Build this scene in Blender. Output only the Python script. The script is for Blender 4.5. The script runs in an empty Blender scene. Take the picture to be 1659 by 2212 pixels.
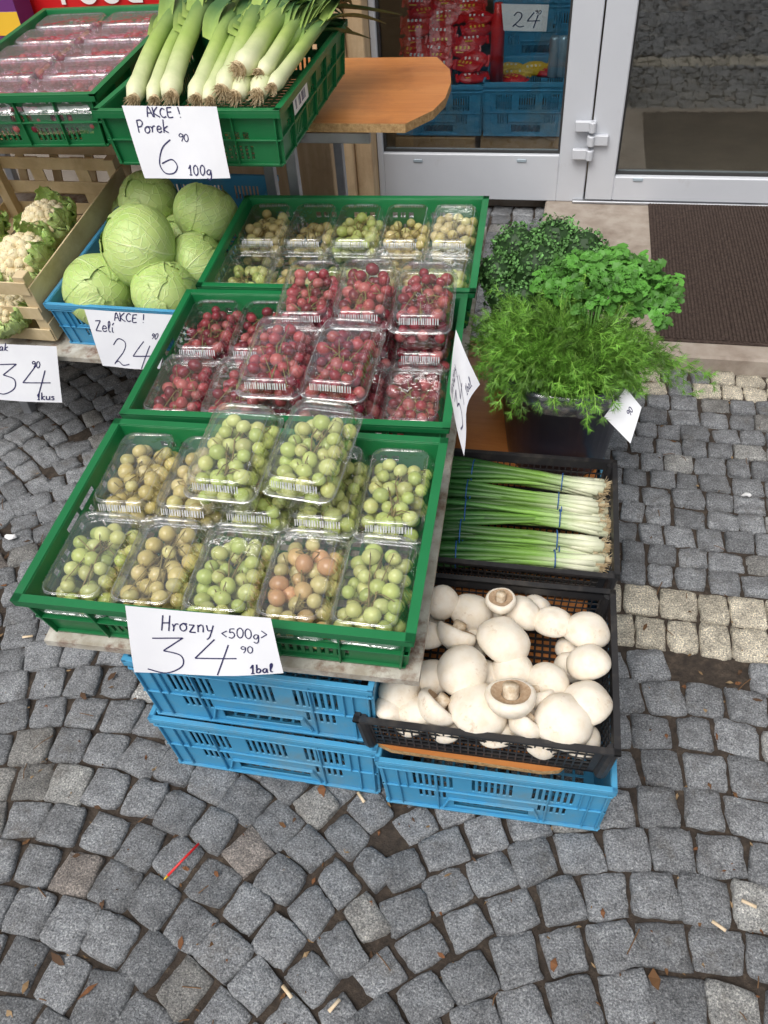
import bpy, bmesh, math, random
import numpy as np
from mathutils import Vector, Matrix, noise as mnoise
random.seed(7); rng=np.random.default_rng(7)
scene=bpy.context.scene
COL=scene.collection
# ------------------------------------------------------------------ camera
PITCH,ROLL,YAW=map(math.radians,(43.63,4.96,15.44)); CF=1711.0; CW,CH=1659.0,2212.0; CAMH=1.33
Hd=Vector((-math.sin(YAW),math.cos(YAW),0)); R0=Vector((math.cos(YAW),math.sin(YAW),0)); Z0=Vector((0,0,1))
FW=Hd*math.cos(PITCH)-Z0*math.sin(PITCH); U0=Hd*math.sin(PITCH)+Z0*math.cos(PITCH)
IR=R0*math.cos(ROLL)-U0*math.sin(ROLL); IU=R0*math.sin(ROLL)+U0*math.cos(ROLL)
cam=bpy.data.cameras.new("camera"); camo=bpy.data.objects.new("camera",cam); COL.objects.link(camo)
camo.matrix_world=Matrix(((IR.x,IU.x,-FW.x,0),(IR.y,IU.y,-FW.y,0),(IR.z,IU.z,-FW.z,CAMH),(0,0,0,1)))
cam.sensor_fit='VERTICAL'; cam.sensor_height=36; cam.lens=CF/CH*36; cam.clip_start=.02; cam.clip_end=500
scene.camera=camo
# survey helpers: a direction measured in the photograph meets a real height / depth plane
def _ray(u,v): return FW+IR*((u-CW/2)/CF)+IU*((CH/2-v)/CF)
def at(u,v,z):
    d=_ray(u,v); t=(z-CAMH)/d.z; return Vector((d.x*t,d.y*t,z))
def at_y(u,v,y):
    d=_ray(u,v); t=y/d.y; return Vector((d.x*t,y,CAMH+d.z*t))
def at_x(u,v,x):
    d=_ray(u,v); t=x/d.x; return Vector((x,d.y*t,CAMH+d.z*t))
# ------------------------------------------------------------------ materials
def newmat(name):
    m=bpy.data.materials.new(name); m.use_nodes=True; nt=m.node_tree
    for n in list(nt.nodes): nt.nodes.remove(n)
    out=nt.nodes.new('ShaderNodeOutputMaterial'); return m,nt,out
def N(nt,t,**kw):
    n=nt.nodes.new(t)
    for k,v in kw.items():
        if k in n.inputs.keys(): n.inputs[k].default_value=v
        else: setattr(n,k,v)
    return n
def mixc(nt,fac,a,b,blend='MIX'):
    n=nt.nodes.new('ShaderNodeMix'); n.data_type='RGBA'; n.blend_type=blend; L=nt.links
    for s,val in ((0,fac),(6,a),(7,b)):
        if hasattr(val,'links') : L.new(val,n.inputs[s])
        elif s==0: n.inputs[0].default_value=val
        else: n.inputs[s].default_value=(*val[:3],1)
    return n.outputs[2]
def math_(nt,op,a,b=None,clamp=False):
    n=nt.nodes.new('ShaderNodeMath'); n.operation=op; n.use_clamp=clamp
    for i,val in enumerate((a,b)):
        if val is None: continue
        if hasattr(val,'links'): nt.links.new(val,n.inputs[i])
        else: n.inputs[i].default_value=val
    return n.outputs[0]
def ramp(nt,fac,stops):
    n=nt.nodes.new('ShaderNodeValToRGB'); cr=n.color_ramp
    while len(cr.elements)<len(stops): cr.elements.new(.5)
    for e,(p,c) in zip(cr.elements,stops):
        e.position=p; e.color=(*c,1) if len(c)==3 else c
    nt.links.new(fac,n.inputs[0]); return n.outputs[0]
def pmat(name,col,rough=.5,spec=.5,col2=None,nscale=8,nlo=.35,nhi=.65,attr=False,bump=0,bscale=60,sss=0,dirt=None,dscale=5,dlo=.5,dhi=.75,metal=0,coord='Object',rvar=0):
    m,nt,out=newmat(name); L=nt.links
    b=N(nt,'ShaderNodeBsdfPrincipled'); L.new(b.outputs[0],out.inputs[0])
    tc=N(nt,'ShaderNodeTexCoord'); co=tc.outputs[coord]
    c=None
    if col2 is not None:
        nz=N(nt,'ShaderNodeTexNoise',Scale=nscale,Detail=5.0,Roughness=.6); L.new(co,nz.inputs['Vector'])
        f=ramp(nt,nz.outputs[0],[(nlo,(0,0,0)),(nhi,(1,1,1))]); c=mixc(nt,f,col,col2)
    if attr:
        at_=N(nt,'ShaderNodeAttribute'); at_.attribute_name='col'
        c=mixc(nt,1.0,c if c is not None else col,at_.outputs[0],'MULTIPLY')
    if dirt is not None:
        nz=N(nt,'ShaderNodeTexNoise',Scale=dscale,Detail=8.0,Roughness=.7); L.new(co,nz.inputs['Vector'])
        f=ramp(nt,nz.outputs[0],[(dlo,(0,0,0)),(dhi,(1,1,1))]); c=mixc(nt,f,c if c is not None else col,dirt)
    if c is None: b.inputs['Base Color'].default_value=(*col,1)
    else: L.new(c,b.inputs['Base Color'])
    b.inputs['Roughness'].default_value=rough; b.inputs['Specular IOR Level'].default_value=spec; b.inputs['Metallic'].default_value=metal
    if rvar:
        nz=N(nt,'ShaderNodeTexNoise',Scale=12.0,Detail=4.0); L.new(co,nz.inputs['Vector'])
        r=math_(nt,'ADD',math_(nt,'MULTIPLY',nz.outputs[0],rvar),rough-rvar*.5); L.new(r,b.inputs['Roughness'])
    if sss: 
        b.inputs['Subsurface Weight'].default_value=sss; b.inputs['Subsurface Radius'].default_value=(1,.8,.4); b.inputs['Subsurface Scale'].default_value=.008
    if bump:
        nz=N(nt,'ShaderNodeTexNoise',Scale=bscale,Detail=6.0,Roughness=.65); L.new(co,nz.inputs['Vector'])
        bp=N(nt,'ShaderNodeBump',Strength=bump,Distance=.004); L.new(nz.outputs[0],bp.inputs['Height']); L.new(bp.outputs[0],b.inputs['Normal'])
    return m
def granite(name):
    m,nt,out=newmat(name); L=nt.links
    b=N(nt,'ShaderNodeBsdfPrincipled'); L.new(b.outputs[0],out.inputs[0])
    tc=N(nt,'ShaderNodeTexCoord'); co=tc.outputs['Object']
    a=N(nt,'ShaderNodeAttribute'); a.attribute_name='col'
    n1=N(nt,'ShaderNodeTexNoise',Scale=330.0,Detail=4.0,Roughness=.75); L.new(co,n1.inputs['Vector'])
    s=ramp(nt,n1.outputs[0],[(.34,(.20,.20,.21)),(.45,(.72,.73,.75)),(.55,(1.1,1.1,1.1)),(.66,(2.1,2.07,2.0))])
    n2=N(nt,'ShaderNodeTexNoise',Scale=26.0,Detail=7.0,Roughness=.7); L.new(co,n2.inputs['Vector'])
    s2=ramp(nt,n2.outputs[0],[(.3,(.58,.57,.56)),(.7,(1.32,1.32,1.30))])
    c=mixc(nt,1.0,a.outputs[0],s,'MULTIPLY'); c=mixc(nt,1.0,c,s2,'MULTIPLY')
    n3=N(nt,'ShaderNodeTexNoise',Scale=10.0,Detail=8.0,Roughness=.78); L.new(co,n3.inputs['Vector'])
    d=ramp(nt,n3.outputs[0],[(.55,(0,0,0)),(.70,(.7,.7,.7))]); c=mixc(nt,d,c,(.125,.11,.09))
    L.new(c,b.inputs['Base Color']); b.inputs['Roughness'].default_value=.58; b.inputs['Specular IOR Level'].default_value=.5
    n4=N(nt,'ShaderNodeTexNoise',Scale=60.0,Detail=9.0,Roughness=.75); L.new(co,n4.inputs['Vector'])
    bp=N(nt,'ShaderNodeBump',Strength=1.0,Distance=.010); L.new(n4.outputs[0],bp.inputs['Height']); L.new(bp.outputs[0],b.inputs['Normal'])
    return m
def soilmat():
    m,nt,out=newmat("soil_joints"); L=nt.links
    b=N(nt,'ShaderNodeBsdfPrincipled'); L.new(b.outputs[0],out.inputs[0])
    tc=N(nt,'ShaderNodeTexCoord'); co=tc.outputs['Object']
    n=N(nt,'ShaderNodeTexNoise',Scale=60.0,Detail=8.0,Roughness=.75); L.new(co,n.inputs['Vector'])
    c=ramp(nt,n.outputs[0],[(.3,(.022,.017,.013)),(.55,(.065,.048,.036)),(.75,(.15,.115,.08))])
    L.new(c,b.inputs['Base Color']); b.inputs['Roughness'].default_value=.95
    bp=N(nt,'ShaderNodeBump',Strength=1.0,Distance=.01); L.new(n.outputs[0],bp.inputs['Height']); L.new(bp.outputs[0],b.inputs['Normal'])
    return m
def clearplastic(name,tint=(.93,.95,.97),base=.07,edge=.45,rough=.07,haze=0.0):
    m,nt,out=newmat(name); L=nt.links
    t=N(nt,'ShaderNodeBsdfTransparent'); t.inputs[0].default_value=(*tint,1)
    g=N(nt,'ShaderNodeBsdfGlossy'); g.inputs['Roughness'].default_value=rough; g.inputs[0].default_value=(1,1,1,1)
    lw=N(nt,'ShaderNodeLayerWeight',Blend=.35)
    f=math_(nt,'ADD',math_(nt,'MULTIPLY',lw.outputs['Facing'],edge),base,True)
    tc=N(nt,'ShaderNodeTexCoord'); nz=N(nt,'ShaderNodeTexNoise',Scale=38.0,Detail=2.0); L.new(tc.outputs['Object'],nz.inputs['Vector'])
    bp=N(nt,'ShaderNodeBump',Strength=.55 if rough>.03 else .02,Distance=.004); L.new(nz.outputs[0],bp.inputs['Height']); L.new(bp.outputs[0],g.inputs['Normal'])
    mx=N(nt,'ShaderNodeMixShader'); L.new(f,mx.inputs[0]); L.new(t.outputs[0],mx.inputs[1]); L.new(g.outputs[0],mx.inputs[2])
    last=mx.outputs[0]
    if haze:
        df=N(nt,'ShaderNodeBsdfDiffuse'); df.inputs[0].default_value=(.85,.87,.9,1)
        m2=N(nt,'ShaderNodeMixShader'); m2.inputs[0].default_value=haze; L.new(last,m2.inputs[1]); L.new(df.outputs[0],m2.inputs[2]); last=m2.outputs[0]
    L.new(last,out.inputs[0])
    return m
def woodmat(name,c1,c2,scale=(3,40,40),rough=.5,dirt=None):
    m,nt,out=newmat(name); L=nt.links
    b=N(nt,'ShaderNodeBsdfPrincipled'); L.new(b.outputs[0],out.inputs[0])
    tc=N(nt,'ShaderNodeTexCoord'); mp=N(nt,'ShaderNodeMapping'); mp.inputs['Scale'].default_value=scale; L.new(tc.outputs['Object'],mp.inputs[0])
    n=N(nt,'ShaderNodeTexNoise',Scale=1.6,Detail=7.0,Roughness=.65,Distortion=.8); L.new(mp.outputs[0],n.inputs['Vector'])
    c=ramp(nt,n.outputs[0],[(.3,c1),(.68,c2)])
    if dirt:
        n2=N(nt,'ShaderNodeTexNoise',Scale=7.0,Detail=8.0,Roughness=.7); L.new(tc.outputs['Object'],n2.inputs['Vector'])
        c=mixc(nt,ramp(nt,n2.outputs[0],[(.5,(0,0,0)),(.75,(.8,.8,.8))]),c,dirt)
    L.new(c,b.inputs['Base Color']); b.inputs['Roughness'].default_value=rough
    bp=N(nt,'ShaderNodeBump',Strength=.2,Distance=.002); L.new(n.outputs[0],bp.inputs['Height']); L.new(bp.outputs[0],b.inputs['Normal'])
    return m
def leafvein(name,base,base2,vein,vs=1.0):
    m,nt,out=newmat(name); L=nt.links
    b=N(nt,'ShaderNodeBsdfPrincipled'); L.new(b.outputs[0],out.inputs[0])
    a=N(nt,'ShaderNodeAttribute'); a.attribute_name='col'; sp=N(nt,'ShaderNodeSeparateColor'); L.new(a.outputs[0],sp.inputs[0])
    tc=N(nt,'ShaderNodeTexCoord'); nz=N(nt,'ShaderNodeTexNoise',Scale=14.0,Detail=4.0); L.new(tc.outputs['Object'],nz.inputs['Vector'])
    w=math_(nt,'MULTIPLY',math_(nt,'SUBTRACT',nz.outputs[0],.5),.55)
    s=math_(nt,'ABSOLUTE',math_(nt,'SUBTRACT',math_(nt,'ADD',sp.outputs[0],math_(nt,'MULTIPLY',w,.2)),.5))
    mid=math_(nt,'SUBTRACT',1.0,math_(nt,'DIVIDE',s,.018),True)
    k=math_(nt,'ADD',math_(nt,'SUBTRACT',math_(nt,'MULTIPLY',sp.outputs[1],8.0),math_(nt,'MULTIPLY',s,8.0)),w)
    fr=math_(nt,'ABSOLUTE',math_(nt,'SUBTRACT',math_(nt,'FRACT',k),.5))
    br=math_(nt,'SUBTRACT',1.0,math_(nt,'DIVIDE',fr,.07),True)
    vz=N(nt,'ShaderNodeTexVoronoi',Scale=45.0); vz.feature='DISTANCE_TO_EDGE'; L.new(tc.outputs['Object'],vz.inputs['Vector'])
    fine=math_(nt,'MULTIPLY',math_(nt,'SUBTRACT',1.0,math_(nt,'DIVIDE',vz.outputs[0],.07),True),.30)
    v=math_(nt,'MAXIMUM',math_(nt,'MAXIMUM',mid,math_(nt,'MULTIPLY',br,.6)),fine)
    n2=N(nt,'ShaderNodeTexNoise',Scale=7.0,Detail=3.0); L.new(tc.outputs['Object'],n2.inputs['Vector'])
    bc=mixc(nt,ramp(nt,n2.outputs[0],[(.35,(0,0,0)),(.65,(1,1,1))]),base,base2)
    bc=mixc(nt,math_(nt,'MULTIPLY',v,.6*vs),bc,vein)
    L.new(bc,b.inputs['Base Color']); b.inputs['Roughness'].default_value=.42
    b.inputs['Subsurface Weight'].default_value=.1; b.inputs['Subsurface Scale'].default_value=.004
    bp=N(nt,'ShaderNodeBump',Strength=.6,Distance=.003); L.new(v,bp.inputs['Height']); L.new(bp.outputs[0],b.inputs['Normal'])
    return m
M={}
M['green']=pmat('green_plastic',(.006,.135,.040),.38,.5,col2=(.010,.175,.055),nscale=4,dirt=(.06,.11,.07),dscale=14,dlo=.58,dhi=.85,bump=.08,bscale=150,rvar=.2)
M['blue']=pmat('blue_plastic',(.050,.275,.49),.48,.4,col2=(.075,.33,.55),nscale=5,dirt=(.15,.25,.30),dscale=10,dlo=.48,dhi=.78,bump=.1,bscale=120,rvar=.25)
M['black']=pmat('black_plastic',(.014,.014,.016),.42,.5,col2=(.026,.025,.026),nscale=9,dirt=(.08,.07,.06),dscale=30,dlo=.52,dhi=.82)
M['stone']=granite('granite'); M['soil']=soilmat()
M['plastic']=clearplastic('clear_plastic',(.975,.98,.985),.085,.42,.05,.008); M['film']=clearplastic('clear_film',(.97,.86,.93),.16,.4,.10,.04)
M['rib']=clearplastic('lid_ribs',(.97,.98,1),.30,.5,.08,.05)
M['rib_glint']=clearplastic('lid_rib_glints',(.97,.98,1),.70,.3,.12,.55)  # white haze paints bright highlights onto the end ribs of the lid
M['grape']=pmat('grape_skin',(1,1,1),.22,.5,col2=(.88,.86,.80),nscale=28,attr=True,sss=.25)
M['redgrape']=pmat('red_grape_skin',(1,1,1),.24,.5,col2=(.82,.80,.90),nscale=28,attr=True,sss=.08)
M['stem']=pmat('grape_stem',(.24,.19,.06),.7)
M['paper']=pmat('white_paper',(.76,.77,.80),.8,.2,col2=(.70,.71,.75),nscale=6)
M['ink']=pmat('blue_violet_ink',(.020,.018,.085),.5)
M['orangewood']=woodmat('orange_laminate',(.40,.135,.034),(.54,.22,.065),(2.0,22,22),.34,dirt=(.26,.09,.03))
M['chip']=pmat('chipboard_edge',(.50,.33,.16),.85,.2,col2=(.30,.18,.08),nscale=120,bump=.6,bscale=200)
M['wornboard']=pmat('worn_painted_board',(.56,.54,.48),.7,.3,col2=(.34,.30,.24),nscale=26,dirt=(.16,.07,.04),dscale=22,dlo=.5,dhi=.68,bump=.4,bscale=80)
M['palewood']=woodmat('pale_crate_wood',(.50,.38,.20),(.70,.57,.36),(6,6,6),.7,dirt=(.38,.28,.15))
M['beige']=woodmat('beige_plank',(.52,.36,.20),(.66,.50,.31),(20,20,2),.7,dirt=(.40,.27,.16))
M['cabbage']=leafvein('cabbage_leaf',(.36,.52,.13),(.50,.62,.22),(.72,.79,.46),1.1)
M['cauleaf']=leafvein('cauliflower_leaf',(.32,.50,.11),(.50,.62,.22),(.74,.80,.52))
M['curd']=pmat('cauliflower_curd',(.80,.71,.48),.8,.2,col2=(.68,.56,.33),nscale=25,sss=.15)
M['leek']=pmat('leek_skin',(1,1,1),.42,.4,col2=(.85,.9,.82),nscale=30,attr=True)
M['root']=pmat('dry_roots',(.60,.50,.33),.9,.1,col2=(.40,.29,.16),nscale=60)
M['mush']=pmat('mushroom_cap',(.82,.75,.64),.6,.3,col2=(.74,.64,.50),nscale=2.2,nlo=.42,nhi=.72,dirt=(.44,.28,.15),dscale=1.6,dlo=.60,dhi=.76,bump=.2,bscale=2,sss=.1)
M['gill']=pmat('mushroom_gill',(.50,.37,.25),.8,.2,col2=(.38,.25,.15),nscale=8)
M['mstem']=pmat('mushroom_stem',(.76,.67,.53),.7,.2,col2=(.45,.32,.19),nscale=3)
M['herb']=pmat('herb_green',(1,1,1),.5,.3,attr=True)
M['alu']=pmat('light_grey_frame',(.58,.60,.64),.35,.5,col2=(.54,.56,.60),nscale=3,dirt=(.42,.42,.42),dscale=9,dlo=.62,dhi=.85)
M['rubber']=pmat('dark_gasket',(.03,.03,.03),.6)
M['glass']=clearplastic('window_glass',(.84,.87,.87),.10,.28,.01)
M['mat']=pmat('brown_doormat',(.042,.030,.026),.95,.1,col2=(.085,.062,.052),nscale=90,bump=1.0,bscale=160)
M['slab']=pmat('concrete_slab',(.38,.33,.28),.85,.2,col2=(.28,.23,.19),nscale=12,dirt=(.18,.14,.11),dscale=5,bump=.4,bscale=90)
M['plaster']=pmat('dirty_plaster',(.30,.26,.22),.9,.1,col2=(.20,.17,.14),nscale=6,bump=.4,bscale=30)
M['metal']=pmat('galvanised_metal',(.42,.43,.45),.4,.5,metal=.7,col2=(.30,.31,.33),nscale=12)
M['red']=pmat('red_print',(.55,.012,.015),.35); M['white']=pmat('white_print',(.78,.78,.78),.5); M['yellow']=pmat('yellow_print',(.75,.50,.04),.4)
M['purple']=pmat('purple_print',(.13,.03,.17),.4); M['card']=pmat('cardboard',(.42,.27,.14),.85,.2,col2=(.36,.22,.11),nscale=10)
M['floor']=pmat('shop_floor',(.30,.24,.18),.35,.5,col2=(.20,.16,.12),nscale=5)
M['bluebucket']=pmat('dark_bucket',(.018,.022,.042),.33,.5,col2=(.030,.036,.060),nscale=9,dirt=(.10,.10,.11),dscale=22,dlo=.6,dhi=.85)
M['bag']=clearplastic('clear_bag',(.97,.98,.98),.08,.40,.12,.02)
M['band']=pmat('blue_rubber_band',(.02,.10,.34),.5)
M['debris']=pmat('dry_leaf_bits',(1,1,1),.9,.1,attr=True)
M['can']=pmat('can_metal',(.35,.50,.62),.3,metal=.4)
M['tube']=pmat('red_plastic',(.6,.02,.02),.35)
M['butt']=pmat('butt_paper',(.70,.58,.42),.8,col2=(.6,.45,.28),nscale=60)
M['cap_grey']=pmat('grey_cap',(.35,.42,.47),.4)
# ------------------------------------------------------------------ mesh tools
class MB:
    def __init__(s): s.v=[];s.f=[];s.m=[];s.c=[]
    def add(s,vs,fs,mi=0,col=(1,1,1)):
        o=len(s.v); s.v.extend([tuple(p) for p in vs]); s.f.extend([tuple(i+o for i in f) for f in fs]); s.m.extend([mi]*len(fs))
        if len(col) and not hasattr(col[0],'__len__'): s.c.extend([tuple(col)]*len(vs))
        else: s.c.extend([tuple(q) for q in col])
    def box(s,x0,x1,y0,y1,z0,z1,mi=0,col=(1,1,1)):
        vs=[(x,y,z) for z in (z0,z1) for y in (y0,y1) for x in (x0,x1)]
        s.add(vs,[(0,2,3,1),(4,5,7,6),(0,1,5,4),(2,6,7,3),(0,4,6,2),(1,3,7,5)],mi,col)
    def tube(s,path,radii,n=8,mi=0,cols=None,flat=1.0,cap=True,up=Vector((0,0,1))):
        vs=[];fs=[];cc=[];P=[Vector(p) for p in path]
        for i,p in enumerate(P):
            t=(P[min(i+1,len(P)-1)]-P[max(i-1,0)]).normalized()
            a=t.cross(up)
            if a.length<1e-4: a=t.cross(Vector((1,0,0)))
            a.normalize(); b=a.cross(t)
            r=radii[i] if hasattr(radii,'__len__') else radii
            fl=flat[i] if hasattr(flat,'__len__') else flat
            for k in range(n):
                th=2*math.pi*k/n; vs.append(p+a*(r*math.cos(th))+b*(r*fl*math.sin(th)))
                cc.append(cols[i] if cols else (1,1,1))
        for i in range(len(P)-1):
            for k in range(n):
                fs.append((i*n+k,i*n+(k+1)%n,(i+1)*n+(k+1)%n,(i+1)*n+k))
        if cap: fs.append(tuple(range(n))[::-1]); fs.append(tuple((len(P)-1)*n+k for k in range(n)))
        s.add(vs,fs,mi,cc)
    def sphere(s,c,r,seg=12,ring=8,mi=0,col=(1,1,1),sc=(1,1,1),rot=None):
        vs=[];fs=[]
        for i in range(ring+1):
            ph=math.pi*i/ring
            for k in range(seg):
                th=2*math.pi*k/seg
                p=Vector((math.sin(ph)*math.cos(th)*sc[0],math.sin(ph)*math.sin(th)*sc[1],math.cos(ph)*sc[2]))*r
                if rot: p=rot@p
                vs.append(Vector(c)+p)
        for i in range(ring):
            for k in range(seg):
                a=i*seg+k;b=i*seg+(k+1)%seg;c2=(i+1)*seg+(k+1)%seg;d=(i+1)*seg+k
                if i==0: fs.append((a,d,c2))
                elif i==ring-1: fs.append((a,d,b))
                else: fs.append((a,d,c2,b))
        s.add(vs,fs,mi,col)
    def panel(s,O,U,V,Nn,L,Hh,holes,t,mi=0):
        us=sorted(set([0,L]+[round(h[0],5) for h in holes]+[round(h[1],5) for h in holes]))
        vs_=sorted(set([0,Hh]+[round(h[2],5) for h in holes]+[round(h[3],5) for h in holes]))
        nu,nv=len(us),len(vs_); fill=[[True]*(nv-1) for _ in range(nu-1)]
        for h in holes:
            for i in range(nu-1):
                if not(h[0]-1e-5<(us[i]+us[i+1])/2<h[1]+1e-5): continue
                for j in range(nv-1):
                    if h[2]-1e-5<(vs_[j]+vs_[j+1])/2<h[3]+1e-5: fill[i][j]=False
        V_=[];idx={}
        def vid(i,j,k):
            q=(i,j,k)
            if q not in idx: idx[q]=len(V_); V_.append(O+U*us[i]+V*vs_[j]+Nn*(t*k))
            return idx[q]
        F_=[]
        def F(i,j): return 0<=i<nu-1 and 0<=j<nv-1 and fill[i][j]
        for i in range(nu-1):
            for j in range(nv-1):
                if not fill[i][j]: continue
                F_.append((vid(i,j,1),vid(i+1,j,1),vid(i+1,j+1,1),vid(i,j+1,1)))
                F_.append((vid(i,j,0),vid(i,j+1,0),vid(i+1,j+1,0),vid(i+1,j,0)))
                if not F(i-1,j): F_.append((vid(i,j,0),vid(i,j,1),vid(i,j+1,1),vid(i,j+1,0)))
                if not F(i+1,j): F_.append((vid(i+1,j,0),vid(i+1,j+1,0),vid(i+1,j+1,1),vid(i+1,j,1)))
                if not F(i,j-1): F_.append((vid(i,j,0),vid(i+1,j,0),vid(i+1,j,1),vid(i,j,1)))
                if not F(i,j+1): F_.append((vid(i,j+1,0),vid(i,j+1,1),vid(i+1,j+1,1),vid(i+1,j+1,0)))
        s.add(V_,F_,mi)
    def mesh(s,name,mats,smooth=False,bevel=0):
        me=bpy.data.meshes.new(name); me.from_pydata(s.v,[],s.f)
        for m in mats: me.materials.append(m)
        me.polygons.foreach_set('material_index',s.m)
        if smooth: me.polygons.foreach_set('use_smooth',[True]*len(s.f))
        a=me.attributes.new('col','FLOAT_COLOR','POINT')
        arr=np.ones((len(s.v),4),dtype=np.float32); arr[:,:3]=np.array(s.c,dtype=np.float32)[:,:3]; a.data.foreach_set('color',arr.ravel())
        if bevel:
            bm=bmesh.new(); bm.from_mesh(me)
            es=[e for e in bm.edges if len(e.link_faces)==2 and e.calc_face_angle(0)>.6]
            bmesh.ops.bevel(bm,geom=es,offset=bevel,segments=1,affect='EDGES',clamp_overlap=True)
            bm.to_mesh(me); bm.free()
        me.update(); return me
def link(name,me,parent=None,mw=None,**props):
    o=bpy.data.objects.new(name,me); COL.objects.link(o)
    if parent is not None: o.parent=parent
    if mw is not None:
        if parent is not None: o.matrix_local=mw
        else: o.matrix_world=mw
    for k,v in props.items(): o[k]=v
    return o
def empty(name,mw=None,**props):
    o=link(name,None,None,mw,**props); o.empty_display_size=.03; return o
def thing(o,label,cat,group=None):
    o['label']=label; o['category']=cat
    if group: o['group']=group
    return o
def solid(name,mat,boxes,bevel=.002,parent=None,**props):
    b=MB()
    for q in boxes: b.box(*q)
    return link(name,b.mesh(name,[mat],bevel=bevel),parent,**props)
# ------------------------------------------------------------------ world + sun
w=bpy.data.worlds.new("World"); scene.world=w; w.use_nodes=True; nt=w.node_tree
for n in list(nt.nodes): nt.nodes.remove(n)
wo=nt.nodes.new('ShaderNodeOutputWorld'); bg=nt.nodes.new('ShaderNodeBackground'); sky=nt.nodes.new('ShaderNodeTexSky'); sky.sky_type='NISHITA'
sky.sun_disc=False; sky.sun_elevation=math.radians(58); sky.sun_rotation=math.radians(200); sky.air_density=1.0; sky.dust_density=6.0; sky.ozone_density=.6
hs=nt.nodes.new('ShaderNodeHueSaturation'); hs.inputs['Saturation'].default_value=.25
nt.links.new(sky.outputs[0],hs.inputs['Color']); nt.links.new(hs.outputs[0],bg.inputs[0]); bg.inputs[1].default_value=.15; nt.links.new(bg.outputs[0],wo.inputs[0])
sun=bpy.data.lights.new('sun','SUN'); sun.energy=1.4; sun.angle=math.radians(40); sun.color=(1,.97,.93); so=bpy.data.objects.new('sun',sun); COL.objects.link(so)
el=math.radians(58); az=math.radians(200)
sd=Vector((math.sin(az)*math.cos(el),math.cos(az)*math.cos(el),math.sin(el))); so.rotation_euler=sd.to_track_quat('Z','Y').to_euler()
scene.view_settings.view_transform='Standard'; scene.view_settings.look='None'; scene.view_settings.exposure=0
# ------------------------------------------------------------------ ground
g=MB(); g.add([(-60,-60,-.010),(60,-60,-.010),(60,60,-.010),(-60,60,-.010)],[(0,1,2,3)])
link('ground',g.mesh('ground',[M['soil']]),kind='structure')
SV=[];SF=[];SC=[]
uu=np.array([-1,-.97,-.90,-.5,0,.5,.90,.97,1.0]); nU=len(uu)
UG,VG=np.meshgrid(uu,uu,indexing='ij'); base=0
quads=np.array([(i*nU+j,(i+1)*nU+j,(i+1)*nU+j+1,i*nU+j+1) for i in range(nU-1) for j in range(nU-1)])
mxg=np.maximum(np.abs(UG),np.abs(VG)); innr=(mxg<.99)
def stone(cx,cy,ang,lx,ly,col,hgt=0.0,jit=.095):
    global base
    k=.05+.22*random.random()
    X=UG*(1-k*.5*np.abs(VG)**7); Y=VG*(1-k*.5*np.abs(UG)**7)
    cj=rng.normal(0,jit,(2,2,2)); a=(X+1)/2; b=(Y+1)/2
    X2=X+cj[0,0,0]*(1-a)*(1-b)+cj[1,0,0]*a*(1-b)+cj[0,1,0]*(1-a)*b+cj[1,1,0]*a*b
    Y2=Y+cj[0,0,1]*(1-a)*(1-b)+cj[1,0,1]*a*(1-b)+cj[0,1,1]*(1-a)*b+cj[1,1,1]*a*b
    X=X2+rng.normal(0,.036,X.shape)*innr; Y=Y2+rng.normal(0,.036,Y.shape)*innr
    z=np.where(mxg<.6,0,np.where(mxg<.92,-.0009,np.where(mxg<.99,-.0050,-.026)))+rng.normal(0,.0016,X.shape)*innr
    z=z+hgt+(X*random.uniform(-1,1)+Y*random.uniform(-1,1))*.0024
    X=X*lx/2; Y=Y*ly/2; c,s=math.cos(ang),math.sin(ang)
    P=np.stack([cx+X*c-Y*s,cy+X*s+Y*c,z],-1).reshape(-1,3)
    SV.append(P); SF.append(quads+base); SC.append(np.tile(np.array(col),(len(P),1))); base+=len(P)
def scol(kind='grey'):
    if kind=='pale':
        v=random.uniform(.82,1.15); return (.60*v,.545*v,.44*v)
    r=random.random(); v=random.uniform(.78,1.28)
    if r<.87: return (.245*v,.254*v,.268*v)
    if r<.95: return (.26*v,.255*v,.245*v)
    if r<.97: return (.27*v,.24*v,.22*v)
    return (.37*v,.37*v,.36*v)
S=.0745
def in_slab(x,y): return x>-.10 and y>2.04
Rr=.80; half=.55
for seg in range(-4,5):
    xc=.36+seg*2*half
    nrow=54
    thm=math.asin(half/Rr)
    for n in range(nrow):
        y0=-1.2+n*S
        L=2*thm*Rr; cnt=max(1,round(L/S)); ph=random.uniform(-.4,.4)
        for i in range(-1,cnt+1):
            th=-thm+(i+.5+ph)/cnt*2*thm
            if abs(th)>thm*1.01: continue
            x=xc+Rr*math.sin(th); y=y0+Rr*math.cos(th)-Rr*.85
            if x>-.14 and y>1.0: continue
            if y>2.5 or y<-.35 or x<-2.7 or x>1.9: continue
            stone(x,y,-th+random.gauss(0,.06),S*random.uniform(.90,1.02),S*math.cos(th)*random.uniform(.93,1.01)+.001,scol(),random.uniform(-.004,.003))
for r_ in range(2):
    x=-.14
    while x<1.9:
        l=random.uniform(.060,.080); stone(x+l/2,1.036+.0425+r_*.085,random.gauss(0,.015),l-.003,.082,scol('pale'),random.uniform(-.002,.002),.035); x+=l
y=1.208; 
while y<3.0:
    h_=random.uniform(.062,.070); x=-.14-random.random()*.05
    while x<1.9:
        l=random.uniform(.056,.078)
        if not in_slab(x,y+h_/2):
            kd='pale' if (y+h_>1.95 and y<2.03 and random.random()<.8) else 'grey'
            stone(x+l/2,y+h_/2,random.gauss(0,.03),l-.004,h_-.003,scol(kd),random.uniform(-.004,.003),.075)
        x+=l
    y+=h_
y=2.5
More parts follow.
